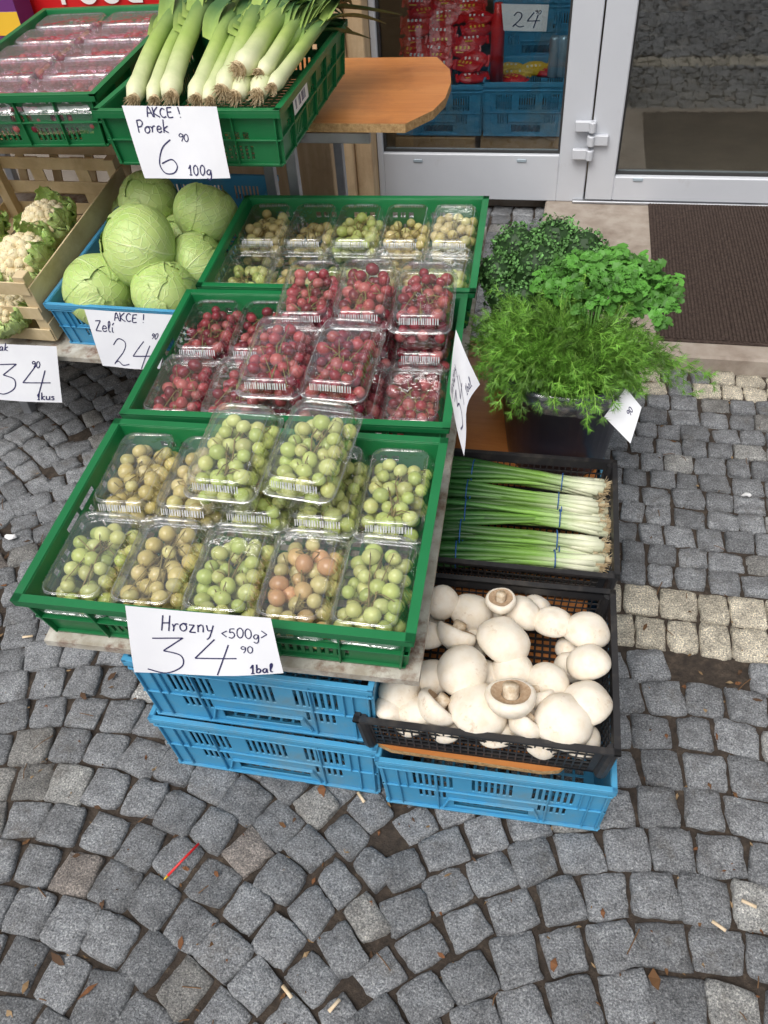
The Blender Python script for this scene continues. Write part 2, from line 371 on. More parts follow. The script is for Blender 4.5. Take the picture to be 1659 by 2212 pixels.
while y<3.1:
    x=-2.6
    while x<-.14: stone(x+.04,y+.04,random.gauss(0,.04),.078,.075,scol()); x+=.082
    y+=.08
SV=np.concatenate(SV);SF=np.concatenate(SF);SC=np.concatenate(SC)
me=bpy.data.meshes.new('cobblestone_pavement'); me.from_pydata(SV.tolist(),[],SF.tolist()); me.materials.append(M['stone'])
me.polygons.foreach_set('use_smooth',[True]*len(SF))
a=me.attributes.new('col','FLOAT_COLOR','POINT'); arr=np.ones((len(SV),4),dtype=np.float32);arr[:,:3]=SC;a.data.foreach_set('color',arr.ravel())
link('cobblestone_pavement',me,kind='structure')
b=MB()
for i in range(2600):
    x=random.uniform(-2.2,1.4);y=random.uniform(-.1,2.0)
    if random.random()<.5: y=random.uniform(-.1,1.1)
    big=random.random()<.025
    l=random.uniform(.003,.009)*(2.0 if big else 1); wd=l*random.uniform(.2,.6); an=random.uniform(0,math.pi); z=random.uniform(-.009,0)+(.008 if big else 0)
    c,s=math.cos(an),math.sin(an); dz=random.uniform(-.003,.004)
    q=[(-l,-wd*.3,0),(0,-wd,dz),(l,-.1*wd,0),(.2*l,wd,dz*.5),(-.6*l,wd*.6,-dz)]
    cc=random.choice([(.13,.07,.035),(.20,.13,.07),(.09,.055,.035),(.30,.21,.12),(.17,.08,.04)])
    b.add([(x+p[0]*c-p[1]*s,y+p[0]*s+p[1]*c,z+p[2]) for p in q],[(0,1,2,3,4)],0,cc)
for i in range(170):
    x=random.uniform(-2.,1.2);y=random.uniform(0,1.9); an=random.uniform(0,6.28); l=random.uniform(.012,.045)
    p0=Vector((x,y,.002)); d=Vector((math.cos(an),math.sin(an),0))
    b.tube([p0,p0+d*l*.5+Vector((0,0,random.uniform(0,.003))),p0+d*l+Vector((random.uniform(-.004,.004),0,0))],.0009,4,0,[(.17,.10,.055)]*3)
link('dry_leaf_debris',b.mesh('dry_leaf_debris',[M['debris']]),kind='stuff')
def litter_butt(u,v,an,l=.022,r=.0030):
    p=at(u,v,.006); d=Vector((math.cos(an),math.sin(an),0)); b=MB(); b.tube([p-d*l/2,p,p+d*l/2],[r,r*.9,r],8,0,flat=.75)
    thing(link('cigarette_butt',b.mesh('cigarette_butt',[M['butt']],True)),'flattened tan cigarette butt lying on grey cobblestones','cigarette butt','cigarette butts dropped on the cobbles')
for q in ((620,2142,-.6),(722,2172,1.0),(1553,2000,-.5),(1618,1952,-.3),(780,1722,-.8),(60,1375,.3)): litter_butt(*q)
p0=at(362,1892,.008);p1=at(430,1822,.010); b=MB(); b.tube([p0,(p0+p1)/2+Vector((0,0,.001)),p1],[.0022]*3,8); b.tube([p0,p0+(p0-p1)*.12],[.0022,.0006],8,1)
thing(link('plastic_stick',b.mesh('plastic_stick',[M['tube'],M['yellow']],True)),'thin red plastic stick lying in a cobble joint','stick')
for (u,v,s_) in ((22,1160,.014),(1612,1068,.010)):
    b=MB(); b.sphere(at(u,v,.006),s_,8,6,sc=(1.2,.7,.4))
    b.v=[tuple(Vector(p)+mnoise.noise_vector(Vector(p)*90)*.005) for p in b.v]
    thing(link('paper_scrap',b.mesh('paper_scrap',[M['white']])),'small crumpled white paper scrap on the cobblestones','paper scrap','paper scraps on the cobbles')
# ------------------------------------------------------------------ building
b=MB(); b.box(-.10,3.2,2.05,3.118,-.03,.045); link('entrance_slab',b.mesh('entrance_slab',[M['slab']],bevel=.006),kind='structure')
b=MB(); 
for i in range(92):
    x0=.283+i*.0105; b.box(x0,x0+.0075,2.13,3.08,.0495,.0545)
b.box(.28,1.25,2.12,3.09,.046,.0505)
thing(link('doormat',b.mesh('doormat',[M['mat']],bevel=.0012)),'ribbed dark brown doormat on the step before a glass door','doormat')
WY=3.12
fac=MB(); fac.box(-4.5,-.91,WY,WY+.3,-.02,3.2); fac.box(1.08,5,WY,WY+.3,-.02,3.2); fac.box(-.9,1.07,WY,WY+.3,2.25,3.2)
f=thing(link('shop_building',None),'grey rendered shop front with glazed door and window','building'); 
link('wall',fac.mesh('wall',[M['plaster']],bevel=.004),f)
it=MB(); it.box(-2.5,3,3.42,7,-.01,.05); link('floor',it.mesh('floor',[M['floor']]),f)
it=MB(); it.box(-2.5,3,6.0,6.1,.051,2.6); it.box(-2.55,-2.5,3.42,6,.051,2.6); it.box(3,3.05,3.42,6,.051,2.6); it.box(-2.5,3,3.42,6,2.6,2.65); link('interior_wall',it.mesh('interior_wall',[pmat('interior_paint',(.34,.26,.18),.8)]),f)
it=MB(); it.box(-.95,1.08,WY+.045,3.425,-.01,.049); link('sill',it.mesh('sill',[M['slab']]),f)
win=thing(link('shop_window',None),'fixed shop window with light grey aluminium frame beside the door','window')
solid('frame',M['alu'],[(-.755,-.733,WY-.03,WY+.04,.045,2.24),(-.062,.040,WY-.03,WY+.04,.045,2.24),(-.733,-.062,WY-.03,WY+.04,.045,.216),(-.733,-.062,WY-.03,WY+.04,2.15,2.24)],.003,win)
solid('gasket',M['rubber'],[(-.733,-.725,WY-.012,WY,.216,2.15),(-.070,-.062,WY-.012,WY,.216,2.15),(-.725,-.070,WY-.012,WY,.216,.224)],0,win)
solid('glass_pane',M['glass'],[(-.732,-.063,WY+.004,WY+.010,.217,2.149)],0,win)
for u in (903,1127):
    p=at_y(u,347,WY-.031); solid('drain_cap',M['cap_grey'],[(p.x-.018,p.x+.018,WY-.034,WY-.030,p.z-.006,p.z+.006)],.002,win)
door=thing(link('shop_door',None),'light grey aluminium glazed shop door with triple hinge','door')
solid('frame',M['alu'],[(.046,.146,WY-.042,WY+.035,.058,2.22),(.146,.90,WY-.042,WY+.035,.058,.147),(.90,1.0,WY-.042,WY+.035,.058,2.22),(.146,.90,WY-.042,WY+.035,2.1,2.22)],.004,door)
solid('gasket',M['rubber'],[(.146,.154,WY-.02,WY-.006,.147,2.1),(.154,.90,WY-.02,WY-.006,.147,.155),(.893,.90,WY-.02,WY-.006,.155,2.1)],0,door)
solid('glass_pane',M['glass'],[(.147,.899,WY-.004,WY+.002,.148,2.099)],0,door)
p=at_y(1378,388,WY-.042); solid('drain_cap',M['cap_grey'],[(p.x-.018,p.x+.018,WY-.046,WY-.041,p.z-.006,p.z+.006)],.002,door)
solid('threshold',M['metal'],[(.0,1.07,WY-.05,WY+.04,.0455,.056)],.002,door)
hb=MB()
for (ua,va,ub) in ((1242,272,1288),(1268,302,1314),(1236,332,1282)):
    p=at_y(ua,va,WY-.05);q=at_y(ub,va,WY-.05); hb.box(p.x,q.x,WY-.062,WY-.041,p.z-.018,p.z+.018); hb.tube([Vector((.045,WY-.066,p.z-.018)),Vector((.045,WY-.066,p.z+.018))],.012,12)
link('hinge',hb.mesh('hinge',[M['alu']],bevel=.003),door)
solid('jamb',M['alu'],[(1.002,1.07,WY-.03,WY+.04,.045,2.24)],.003,door)
b=MB(); b.box(-.90,-.825,2.99,3.09,-.02,2.3); b.box(-.823,-.757,3.01,3.10,-.02,2.3)
thing(link('wooden_post',b.mesh('wooden_post',[M['beige']],bevel=.004)),'rough beige plank post beside the shop window','post')
for i,(x,z,sx,sz) in enumerate(((-.98,.10,.11,.10),(-1.13,.08,.13,.09),(-1.02,.27,.12,.08),(-1.2,.26,.12,.09),(-1.4,.12,.14,.12),(-.97,.40,.06,.06))):
    b=MB(); b.sphere((x,3.04,z),1,14,10,sc=(sx*.62,.07,sz))
    b.v=[tuple(Vector(p)+mnoise.noise_vector(Vector(p)*14)*.02) for p in b.v]
    thing(link('rubble_stone',b.mesh('rubble_stone',[M['slab']],True)),'rough brown rubble stone at the foot of the wall','stone','rubble stones at the wall foot')
# ------------------------------------------------------------------ crates
def V3(*a): return Vector(a)
def slots(L,n_groups,per,v0,v1,wd=.006,pitch=.013,gap=.05):
    out=[];tot=n_groups*((per-1)*pitch+wd)+(n_groups-1)*gap; u=(L-tot)/2
    for g_ in range(n_groups):
        for i in range(per): out.append((u,u+wd,v0,v1)); u+=pitch
        u+=gap-pitch+wd
    return [tuple(round(q,5) for q in h) for h in out]
def crate_mesh(kind,w,d,h):
    b=MB(); t=.003; ov={'green':.012,'blue':.007,'black':.008}[kind]; W2,D2=w/2-ov,d/2-ov
    taper={'green':.95,'blue':.965,'black':.95}[kind]
    walls=[(V3(-W2,-D2,0),V3(1,0,0),V3(0,1,0),2*W2),(V3(W2,D2,0),V3(-1,0,0),V3(0,-1,0),2*W2),(V3(W2,-D2,0),V3(0,1,0),V3(-1,0,0),2*D2),(V3(-W2,D2,0),V3(0,-1,0),V3(1,0,0),2*D2)]
    for (O,U,Nn,L) in walls:
        if kind=='green':
            hs_=slots(L,3 if L>.45 else 2,9,.016,.044,.0065,.0125,.045)+slots(L,5 if L>.45 else 3,3,.058,.072,.012,.02,.045)
            if L<.45: hs_.append((L/2-.05,L/2+.05,.080,.091))
        elif kind=='blue':
            hs_=slots(L,3 if L<.45 else 5,7,h*.50,h*.78,.0052,.0108,.034)
            if L<.45: hs_+=slots(L,2,5,h*.24,h*.42,.0052,.0108,.165)+[(L/2-.068,L/2+.068,h*.09,h*.22)]
            else: hs_+=[(L/2-.065,L/2+.065,h*.08,h*.20)]
        else:
            hs_=[];nn=int((L-.03)/.0128); nr_=5
            for r_ in range(nr_):
                a0=.006+r_*.0128
                for i in range(nn): u=.016+i*.0128; hs_.append((round(u,5),round(u+.0103,5),round(a0,5),round(a0+.0103,5)))
        b.panel(O,U,V3(0,0,1),Nn,L,h-.002,hs_,t if kind!='black' else .002)
        def rb(u0,u1,z0,z1,o,ti=0.0):
            A=O+U*u0-Nn*o; B=O+U*u1-Nn*o; C=O+U*u1+Nn*ti; D=O+U*u0+Nn*ti
            vs=[V3(p.x,p.y,z0) for p in (A,B,C,D)]+[V3(p.x,p.y,z1) for p in (A,B,C,D)]
            b.add(vs,[(3,2,1,0),(4,5,6,7),(0,1,5,4),(1,2,6,5),(2,3,7,6),(3,0,4,7)])
        rb(-ov,L+ov,h-.005,h,ov,.002)
        if kind!='black': rb(-ov,L+ov,h-.016,h-.005,ov,-(ov-.0025))
        if kind=='blue':
            rb(-.003,L+.003,.002,.007,.006); rb(-.004,L+.004,h*.835,h*.855,.006)
        if kind=='green':
            rb(-.004,L+.004,.004,.008,.005); rb(-.006,L+.006,h*.50-.004,h*.50-.001,.007)
        if kind!='black':
            nr=7 if L>.45 else 5
            for i in range(nr):
                u=L*(i)/(nr-1); u=min(max(u,.003),L-.003)
                if abs(u-L/2)<.06 and kind=='blue':continue
                rb(u-.0015,u+.0015,.006,h-.012,.008 if kind=='green' else .0055)
        if kind=='blue':
            for k_ in (-1,1):
                for q in range(8): rb(L/2+k_*(.076+q*.0016)-.0012,L/2+k_*(.076+q*.0016)+.0012,h*(.26-q*.028),h*(.30-q*.028),.006)
                rb(L/2+k_*.150-.0013,L/2+k_*.150+.0013,h*.44,h*.82,.005); rb(L/2+k_*.165-.0013,L/2+k_*.165+.0013,h*.05,h*.82,.005)
            rb(L/2-.077,L/2+.077,h*.28,h*.30,.006); rb(-.004,L+.004,h*.44,h*.455,.004)
        if kind=='black': rb(-.003,.010,0,h-.010,.003); rb(L-.010,L+.003,0,h-.010,.003); rb(L/2-.03,L/2+.03,h-.018,h-.008,.003)
    hs_=[]; p_=.021 if kind!='black' else .0135
    nx=int((2*W2-.02)/p_); ny=int((2*D2-.02)/p_)
    for i in range(nx):
        for j in range(ny): hs_.append((round(.012+i*p_,5),round(.012+i*p_+p_*.74,5),round(.012+j*p_,5),round(.012+j*p_+p_*.74,5)))
    b.panel(V3(-W2,-D2,.002),V3(1,0,0),V3(0,1,0),V3(0,0,1),2*W2,2*D2,hs_,.003)
    if kind=='black':
        for sx in (-1,1):
            for sy in (-1,1): b.tube([V3(sx*(w/2-.010),sy*(d/2-.010),-.003),V3(sx*(w/2-.010),sy*(d/2-.010),.004),V3(sx*(w/2-.010),sy*(d/2-.010),h-.004)],[.010,.012,.010],10)
    nv=[]
    for (x,y,z) in b.v:
        s_=taper+(1-taper)*max(0,min(1,z/h)); nv.append((x*s_,y*s_,z))
    b.v=nv
    return b.mesh(kind+'_crate',[M[kind]],bevel=0 if kind=='black' else .0008)
def frame_from(O,w,d,h,yaw,tilt,roll=0):
    R=Matrix.Rotation(math.radians(yaw),3,'Z')@Matrix.Rotation(math.radians(tilt),3,'X')@Matrix.Rotation(math.radians(roll),3,'Y')
    c=Vector(O)+R@Vector((w/2,d/2,-h)); return Matrix.Translation(c)@R.to_4x4()
CH_=.105
gm=crate_mesh('green',.6,.4,CH_); gm2=crate_mesh('green',.4,.6,.12); bl=crate_mesh('blue',.4,.6,.172); bls=crate_mesh('blue',.4,.6,.13); bk=crate_mesh('black',.4,.3,.086)
G1=frame_from((-.746,.606,.471),.6,.4,CH_,2.1,4.6); G2=frame_from((-.762,1.022,.500),.6,.4,CH_,3.4,4.6); G3=frame_from((-.771,1.434,.533),.6,.4,CH_,2.8,4.6)
def sticker(par,x0,x1,y,z0,z1,axis='y'):
    b=MB()
    def bx(a,c,e,f_,o,mi):
        if axis=='y': b.box(a,c,y-o,y-o+.0008,e,f_,mi)
        else: b.box(y+o-.0008,y+o,a,c,e,f_,mi)
    bx(x0,x1,z0,z1,.0010,0); n=14
    for i in range(n):
        if random.random()<.75: u=x0+(x1-x0)*(.12+.76*i/n); bx(u,u+(x1-x0)*random.uniform(.012,.035),z0+(z1-z0)*.25,z0+(z1-z0)*.85,.0014,1)
    link('sticker',b.mesh('sticker',[M['white'],M['ink']]),par)
for m_,lb in ((G1,'green plastic crate of green grape punnets low on the board'),(G2,'green plastic crate holding stacked red grape punnets on a sloping board'),(G3,'green plastic crate with single layer of green grape punnets')):
    o=thing(link('green_crate',gm,None,m_),lb,'crate','green crates on the stall')
LK=frame_from((-.968,1.55,.848),.40,.58,.12,.5,2.6); UL=frame_from((-1.392,1.60,.858),.4,.6,.12,3,4.0)
o=thing(link('green_crate',gm2,None,LK@Matrix.Diagonal((1,.97,1,1))),'green plastic crate full of leeks on the upper shelf','crate','green crates on the stall'); sticker(o,-.20,-.09,.1965,.075,.105,'x')
o=thing(link('green_crate',gm2,None,UL),'green plastic crate of film wrapped grapes on the upper shelf','crate','green crates on the stall'); sticker(o,-.13,-.07,-.297,.03,.06)
CB=frame_from((-1.187,1.462,.452),.4,.6,.13,-.8,7.6)
thing(link('blue_crate',bls,None,CB),'blue plastic crate heaped with pale green cabbages','crate','blue crates')
def T(x,y,z,rz=0): return Matrix.Translation((x,y,z))@Matrix.Rotation(math.radians(rz),4,'Z')
for z in (0,.1715): thing(link('blue_crate',bl,None,T(-.424+z*.02,.919,z,1.0+z*3)),'worn blue plastic crate stacked under the grape display board','crate','blue crates')
for z in (0,.1715): thing(link('blue_crate',bl,None,T(-.46,1.545,z,2)),'blue plastic crate stacked under the back of the grape board','crate','blue crates')
thing(link('blue_crate',bl,None,T(-.042,.917,0,2.0)@Matrix.Diagonal((.95,1,.955,1))),'worn blue plastic crate on cobbles under the mushroom crate','crate','blue crates')
thing(link('blue_crate',bl,None,T(-.045,1.545,0,1)@Matrix.Diagonal((.85,1,.955,1))),'blue plastic crate on cobbles under the herb buckets','crate','blue crates')
B1=frame_from((-.250,.618,.263),.40,.318,.086,1.6,0); B2=frame_from((-.252,.964,.266),.4,.322,.086,1.0,0)
thing(link('black_crate',bk,None,B1@Matrix.Diagonal((1.0,1.06,1,1))),'black mesh plastic crate full of white mushrooms','crate','black mesh crates')
thing(link('black_crate',bk,None,B2@Matrix.Diagonal((1.0,1.08,1,1))),'black mesh plastic crate holding spring onion bunches','crate','black mesh crates')
def board(name,poly,z0,z1,M_,mats,bevel=.002):
    n=len(poly); b=MB(); vs=[(p[0],p[1],z0) for p in poly]+[(p[0],p[1],z1) for p in poly]
    b.add(vs,[tuple(range(n))[::-1]],0); b.add(vs,[tuple(n+i for i in range(n))],0); b.add(vs,[(i,(i+1)%n,n+(i+1)%n,n+i) for i in range(n)],1)
    return link(name,b.mesh(name,mats),None,M_)
BM=frame_from((-.755,.600,.368),.62,1.27,0,3.0,4.5)
thing(board('display_board',[(-.290,-.622),(.300,-.630),(.312,.65),(-.30,.65)],-.016,-.002,BM,[M['wornboard'],M['wornboard']]),'worn white painted board sloping under three green crates','board')
solid_=MB(); solid_.box(-.63,-.25,1.50,1.58,.345,.405); thing(link('wooden_beam',solid_.mesh('wooden_beam',[M['palewood']],bevel=.003)),'wooden beam propping the back of the grape board','beam')
OB=T(-.045,0,.1645,1.0)
thing(board('bench_board',[(-.175,.655),(-.165,.640),(-.14,.632),(.10,.632),(.125,.638),(.14,.655),(.18,1.2),(.18,1.86),(-.19,1.86)],0,.010,OB,[M['orangewood'],M['chip']]),'orange laminate board lying on blue crates','board')
ts=thing(link('display_table',None),'orange laminate table with clipped corners on metal legs','table')
def child_board(name,poly,z0,z1,mats,par):
    o=board(name,poly,z0,z1,Matrix.Identity(4),mats); o.parent=par; return o
child_board('table_top',[(-1.95,1.80),(-.67,1.80),(-.67,1.905),(-.395,1.905),(-.345,2.0),(-.33,2.09),(-.335,2.22),(-.355,2.33),(-.41,2.45),(-1.95,2.45)],.690,.710,[M['orangewood'],M['chip']],ts)
for (x,y) in ((-.692,1.93),(-.765,1.96),(-.70,2.38),(-1.85,1.95),(-1.85,2.38)): solid('leg',M['metal'],[(x-.013,x+.013,y-.013,y+.013,-.01,.689)],.002,ts)
solid('brace',M['metal'],[(-1.8,-.50,1.975,1.99,.64,.665)],.001,ts)
SH=frame_from((-2.1,1.44,.325),1.30,.75,0,0,7.6)
ls=thing(link('lower_shelf',None),'low sloping wooden shelf carrying cabbage and cauliflower crates','shelf')
o=board('shelf_top',[(-.65,-.375),(.60,-.375),(.60,.375),(-.65,.375)],-.016,-.003,SH,[M['wornboard'],M['wornboard']]); o.parent=ls
for (x,y,z) in ((-.90,1.62,.32),(-1.5,1.62,.32),(-.90,2.12,.385),(-1.5,2.12,.385)): solid('leg',M['metal'],[(x-.014,x+.014,y-.014,y+.014,-.01,z)],.002,ls)
# ------------------------------------------------------------------ punnets
def ring(w,d,r,z,m=9,k=4,amp=0):
    pts=[]
    cs=[(w/2-r,d/2-r,0),(-w/2+r,d/2-r,90),(-w/2+r,-d/2+r,180),(w/2-r,-d/2+r,270)]
    for q in range(4):
        cx,cy,a0=cs[q]
        arc=[(cx+r*math.cos(math.radians(a0+90*i/(k-1))),cy+r*math.sin(math.radians(a0+90*i/(k-1)))) for i in range(k)]
        pts+=arc
        nx,ny,_=cs[(q+1)%4]; a1=math.radians(a0+90); e0=arc[-1]; e1=(nx+r*math.cos(a1),ny+r*math.sin(a1))
        for i in range(1,m+1):
            t=i/(m+1); o=amp*(1 if i%2 else -.6)
            pts.append((e0[0]+(e1[0]-e0[0])*t+o*math.cos(a1),e0[1]+(e1[1]-e0[1])*t+o*math.sin(a1)))
    return [(x,y,z) for x,y in pts]
def loft(prof,capb,capt):
    b=MB(); vs=[]
    for p in prof: vs+=ring(*p)
    n=len(vs)//len(prof); fs=[]
    for i in range(len(prof)-1):
        for k in range(n): fs.append((i*n+k,i*n+(k+1)%n,(i+1)*n+(k+1)%n,(i+1)*n+k))
    if capb: fs.append(tuple(range(n))[::-1])
    if capt: fs.append(tuple((len(prof)-1)*n+k for k in range(n)))
    b.add(vs,fs); return b
tray=loft([(.088,.155,.016,.0),(.092,.159,.017,.003),(.096,.163,.018,.012,9,4,.0012),(.106,.176,.018,.046,9,4,.0012),(.109,.180,.018,.050),(.119,.190,.019,.051),(.120,.191,.019,.049)],True,False).mesh('tray',[M['plastic']],True)
lb_=loft([(.120,.191,.019,.052),(.119,.190,.019,.0535),(.110,.181,.018,.0545),(.108,.179,.018,.066),(.106,.177,.018,.070,9,4,.0016),(.099,.169,.018,.081,9,4,.0018),(.095,.165,.018,.084),(.089,.159,.017,.0850),(.084,.154,.016,.0825),(.080,.150,.016,.0820)],False,True)
rr_=random.Random(3)
for sy in (-1,1):      # moulded ribs on the short shoulders of the lid, whitened as painted highlights
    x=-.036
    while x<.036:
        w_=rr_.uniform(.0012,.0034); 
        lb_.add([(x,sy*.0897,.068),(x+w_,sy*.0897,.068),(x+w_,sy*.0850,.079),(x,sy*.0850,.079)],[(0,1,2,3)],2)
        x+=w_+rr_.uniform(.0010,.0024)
for sx in (-1,1):
    for i in range(13):
        y=-.062+i*.0103
        lb_.add([(sx*.0540,y-.0013,.070),(sx*.0540,y+.0013,.070),(sx*.0490,y+.0010,.0835),(sx*.0490,y-.0010,.0835)],[(0,1,2,3)],1)
pr=ring(.0925,.1625,.018,.0853); pi_=ring(.0910,.1610,.017,.0856); n=len(pr); lb_.add(pr+pi_,[(k,(k+1)%n,n+(k+1)%n,n+k) for k in range(n)],1)
pr=ring(.1205,.1915,.019,.0537); pi_=ring(.1190,.1900,.018,.0541); lb_.add(pr+pi_,[(k,(k+1)%n,n+(k+1)%n,n+k) for k in range(n)],1)
lid=lb_.mesh('lid',[M['plastic'],M['rib'],M['rib_glint']],True)
def grapes(kind,n,rad,seed,top=.077):
    r_=random.Random(seed); b=MB(); pts=[]
    pal={'green':[(.54,.62,.19),(.62,.67,.26),(.48,.58,.17),(.60,.62,.23)],'amber':[(.64,.54,.22),(.70,.59,.28),(.56,.47,.18),(.63,.58,.24)],'rust':[(.66,.46,.21),(.64,.57,.25),(.66,.38,.19),(.60,.53,.23)],
         'red':[(.30,.018,.038),(.38,.036,.055),(.20,.012,.030),(.44,.075,.080),(.50,.13,.12)]}[kind]
    tries=0
    while len(pts)<n and tries<9000:
        tries+=1; zf=r_.random()**.8
        z=rad+zf*(top-2*rad); sx=.043+.006*zf-rad*.35; sy=.077+.006*zf-rad*.35
        x=r_.uniform(-sx,sx)*1.0; y=r_.uniform(-sy,sy)
        if z>top-2.3*rad and (abs(x)/sx)**3+(abs(y)/sy)**3>.75: continue
        if all((x-p[0])**2+(y-p[1])**2+(z-p[2])**2>(1.70*rad)**2 for p in pts): pts.append((x,y,z))
    for p in pts:
        c=r_.choice(pal); v=r_.uniform(.82,1.15); el=r_.uniform(1.0,1.18)
        rot=Matrix.Rotation(r_.uniform(0,3),3,'X')@Matrix.Rotation(r_.uniform(0,3),3,'Y')
        b.sphere(p,rad*r_.uniform(.82,1.10),16,10,0,tuple(min(.95,q*v) for q in c),(1,1,el),rot)
    for i in range(16):
        p=Vector(r_.choice(pts)); q=Vector((0,r_.uniform(-.06,.06),top-.02)); m_=(p+q)/2+Vector((0,0,.012)); p=p+Vector((0,0,rad))
        b.tube([p,m_,q],[.0007,.0009,.0011],5,1)
    b.tube([(0,-.06,top-.018),(.006,-.02,top-.010),(-.004,.02,top-.012),(0,.065,top-.02)],.0013,6,1)
    return b.mesh(kind+'_grape_bunch',[M['redgrape' if kind=='red' else 'grape'],M['stem']],True)
GR={'green':[grapes('green',52,.0124,s) for s in (1,2,3,21)],'amber':[grapes('amber',48,.0128,s) for s in (4,5)],'rust':[grapes('rust',48,.0130,6)],'low':[grapes('green',34,.0118,8,.054),grapes('amber',30,.0120,9,.057)],'red':[grapes('red',70,.0112,s) for s in (11,12,13)]}
def punnet(mw,kind,label,group,var=0,film=False):
    e=empty('grape_punnet',mw); thing(e,label,'grapes',group)
    link('tray',tray,e); link('lid',lid if not film else lidf,e); link('grape_bunch',GR[kind][var%len(GR[kind])],e,Matrix.Rotation(math.pi*(random.random()<.5),4,'Z'))
    return e
lidf=lid.copy(); lidf.materials.clear(); [lidf.materials.append(M['film']) for _ in range(3)]
def J(cr,x,y,z,rz=0,rx=0,ry=0): return cr@Matrix.Translation((x,y,z))@Matrix.Rotation(math.radians(rz+random.uniform(-2,2)),4,'Z')@Matrix.Rotation(math.radians(rx),4,'X')@Matrix.Rotation(math.radians(ry),4,'Y')
xs=[-.224,-.112,0,.112,.224]
g1g='clear punnets of green grapes'
kf=['green','amber','green','rust','green']; kb=['amber','amber','green','green','green']
lbl={'green':'clear plastic punnet of pale green grapes in green crate','amber':'clear plastic punnet of yellow amber grapes in green crate','rust':'clear punnet of grapes turning rusty orange in green crate'}
for i in range(5):
    punnet(J(G1,xs[i],-.093,.012),kf[i],lbl[kf[i]],g1g,i); punnet(J(G1,xs[i]+.002,.095,.012),kb[i],lbl[kb[i]],g1g,i+1)
punnet(J(G1,-.028,.088,.098,-3,4),'green','punnet of green grapes stacked on top of another punnet',g1g,1)
punnet(J(G1,.098,.105,.100,-4,6),'green','punnet of green grapes stacked on top of another punnet',g1g,2)
rg='clear punnets of red grapes'
for i in range(5):
    punnet(J(G2,xs[i],-.093,.012),'red','clear plastic punnet of red grapes in green crate',rg,i); punnet(J(G2,xs[i],.095,.012),'red','clear plastic punnet of red grapes in green crate',rg,i+1)
for (x,y,z,rz,rx,v) in ((-.018,-.088,.100,-2,5,0),(.102,-.088,.100,-3,5,1),(0.0,.105,.100,0,4,2),(.108,.110,.102,1,4,0),(.222,.105,.100,0,4,1)):
    punnet(J(G2,x,y,z,rz,rx),'red','punnet of red grapes stacked on top of another punnet',rg,v)
kk=['amber','amber','green','green','amber']
for i in range(5):
    punnet(J(G3,xs[i],-.093,.012),'low','half filled clear punnet of green grapes in green crate',g1g,i); punnet(J(G3,xs[i],.095,.012),'low' if i in(1,3) else kk[i],'clear plastic punnet of green grapes in back green crate',g1g,i)
for i in range(2):
    for j in range(5):
        punnet(J(UL,-.092+i*.184,-.232+j*.115,.028,90),'red','film wrapped tray of red grapes on the upper shelf','film wrapped trays of red grapes',i+j,True)
# ------------------------------------------------------------------ cabbages
def leafshell(b,R,phi0,spread,t0,t1,lift,rot,c,seed,nS=20,nT=18):
    vs=[];cs=[];fs=[]
    for i in range(nT+1):
        t=i/nT; th=math.radians(t0+(t1-t0)*t); edge=spread*(math.sin(math.pi*min(1,.12+t*.88))**.35 if t<.96 else .45)
        for j in range(nS+1):
            s_=j/nS*2-1; ph=phi0+math.radians(edge)*s_
            rr=R*(1+lift+.012*abs(s_)**4+.020*max(0,t-.8)*5*abs(mnoise.noise(Vector((s_*3,seed,0))))+.028*mnoise.noise(Vector((s_*3.5,t*3.5,seed)))+ .010*(1-min(1,abs(s_)*10))*(1-t))
            p=Vector((math.sin(th)*math.cos(ph),math.sin(th)*math.sin(ph),math.cos(th)*.88))*rr
            vs.append(Vector(c)+rot@p); cs.append((s_*.5+.5,t,0))
    for i in range(nT):
        for j in range(nS): a=i*(nS+1)+j; fs.append((a,a+1,a+nS+2,a+nS+1))
    b.add(vs,fs,0,cs)
def cabbage(c,R,seed):
    random.seed(seed); b=MB()
    rot=(Matrix.Rotation(random.uniform(-1,1),3,'X')@Matrix.Rotation(random.uniform(-1,1),3,'Y')@Matrix.Rotation(random.uniform(0,6),3,'Z'))
    b.sphere((0,0,0),R*.965,24,16,0,(.2,.3,0),(1,1,.88),rot)
    for k in range(6): leafshell(b,R,k*2.4+random.uniform(-.3,.3),random.uniform(60,85),168,random.uniform(5,45),.002+.006*k,rot,(0,0,0),seed*10+k)
    return thing(link('cabbage',b.mesh('cabbage',[M['cabbage']],True),None,Matrix.Translation(c)),'pale green round white cabbage heaped in blue crate','cabbage','cabbages in the blue crate')
for i,(u,v,z,r) in enumerate(((322,435,.540,.074),(447,464,.535,.080),(298,532,.525,.094),(216,628,.445,.084),(356,634,.445,.076),(432,566,.460,.075),(392,514,.47,.062),(270,465,.47,.056))):
    cabbage(at(u,v,z),r,20+i)
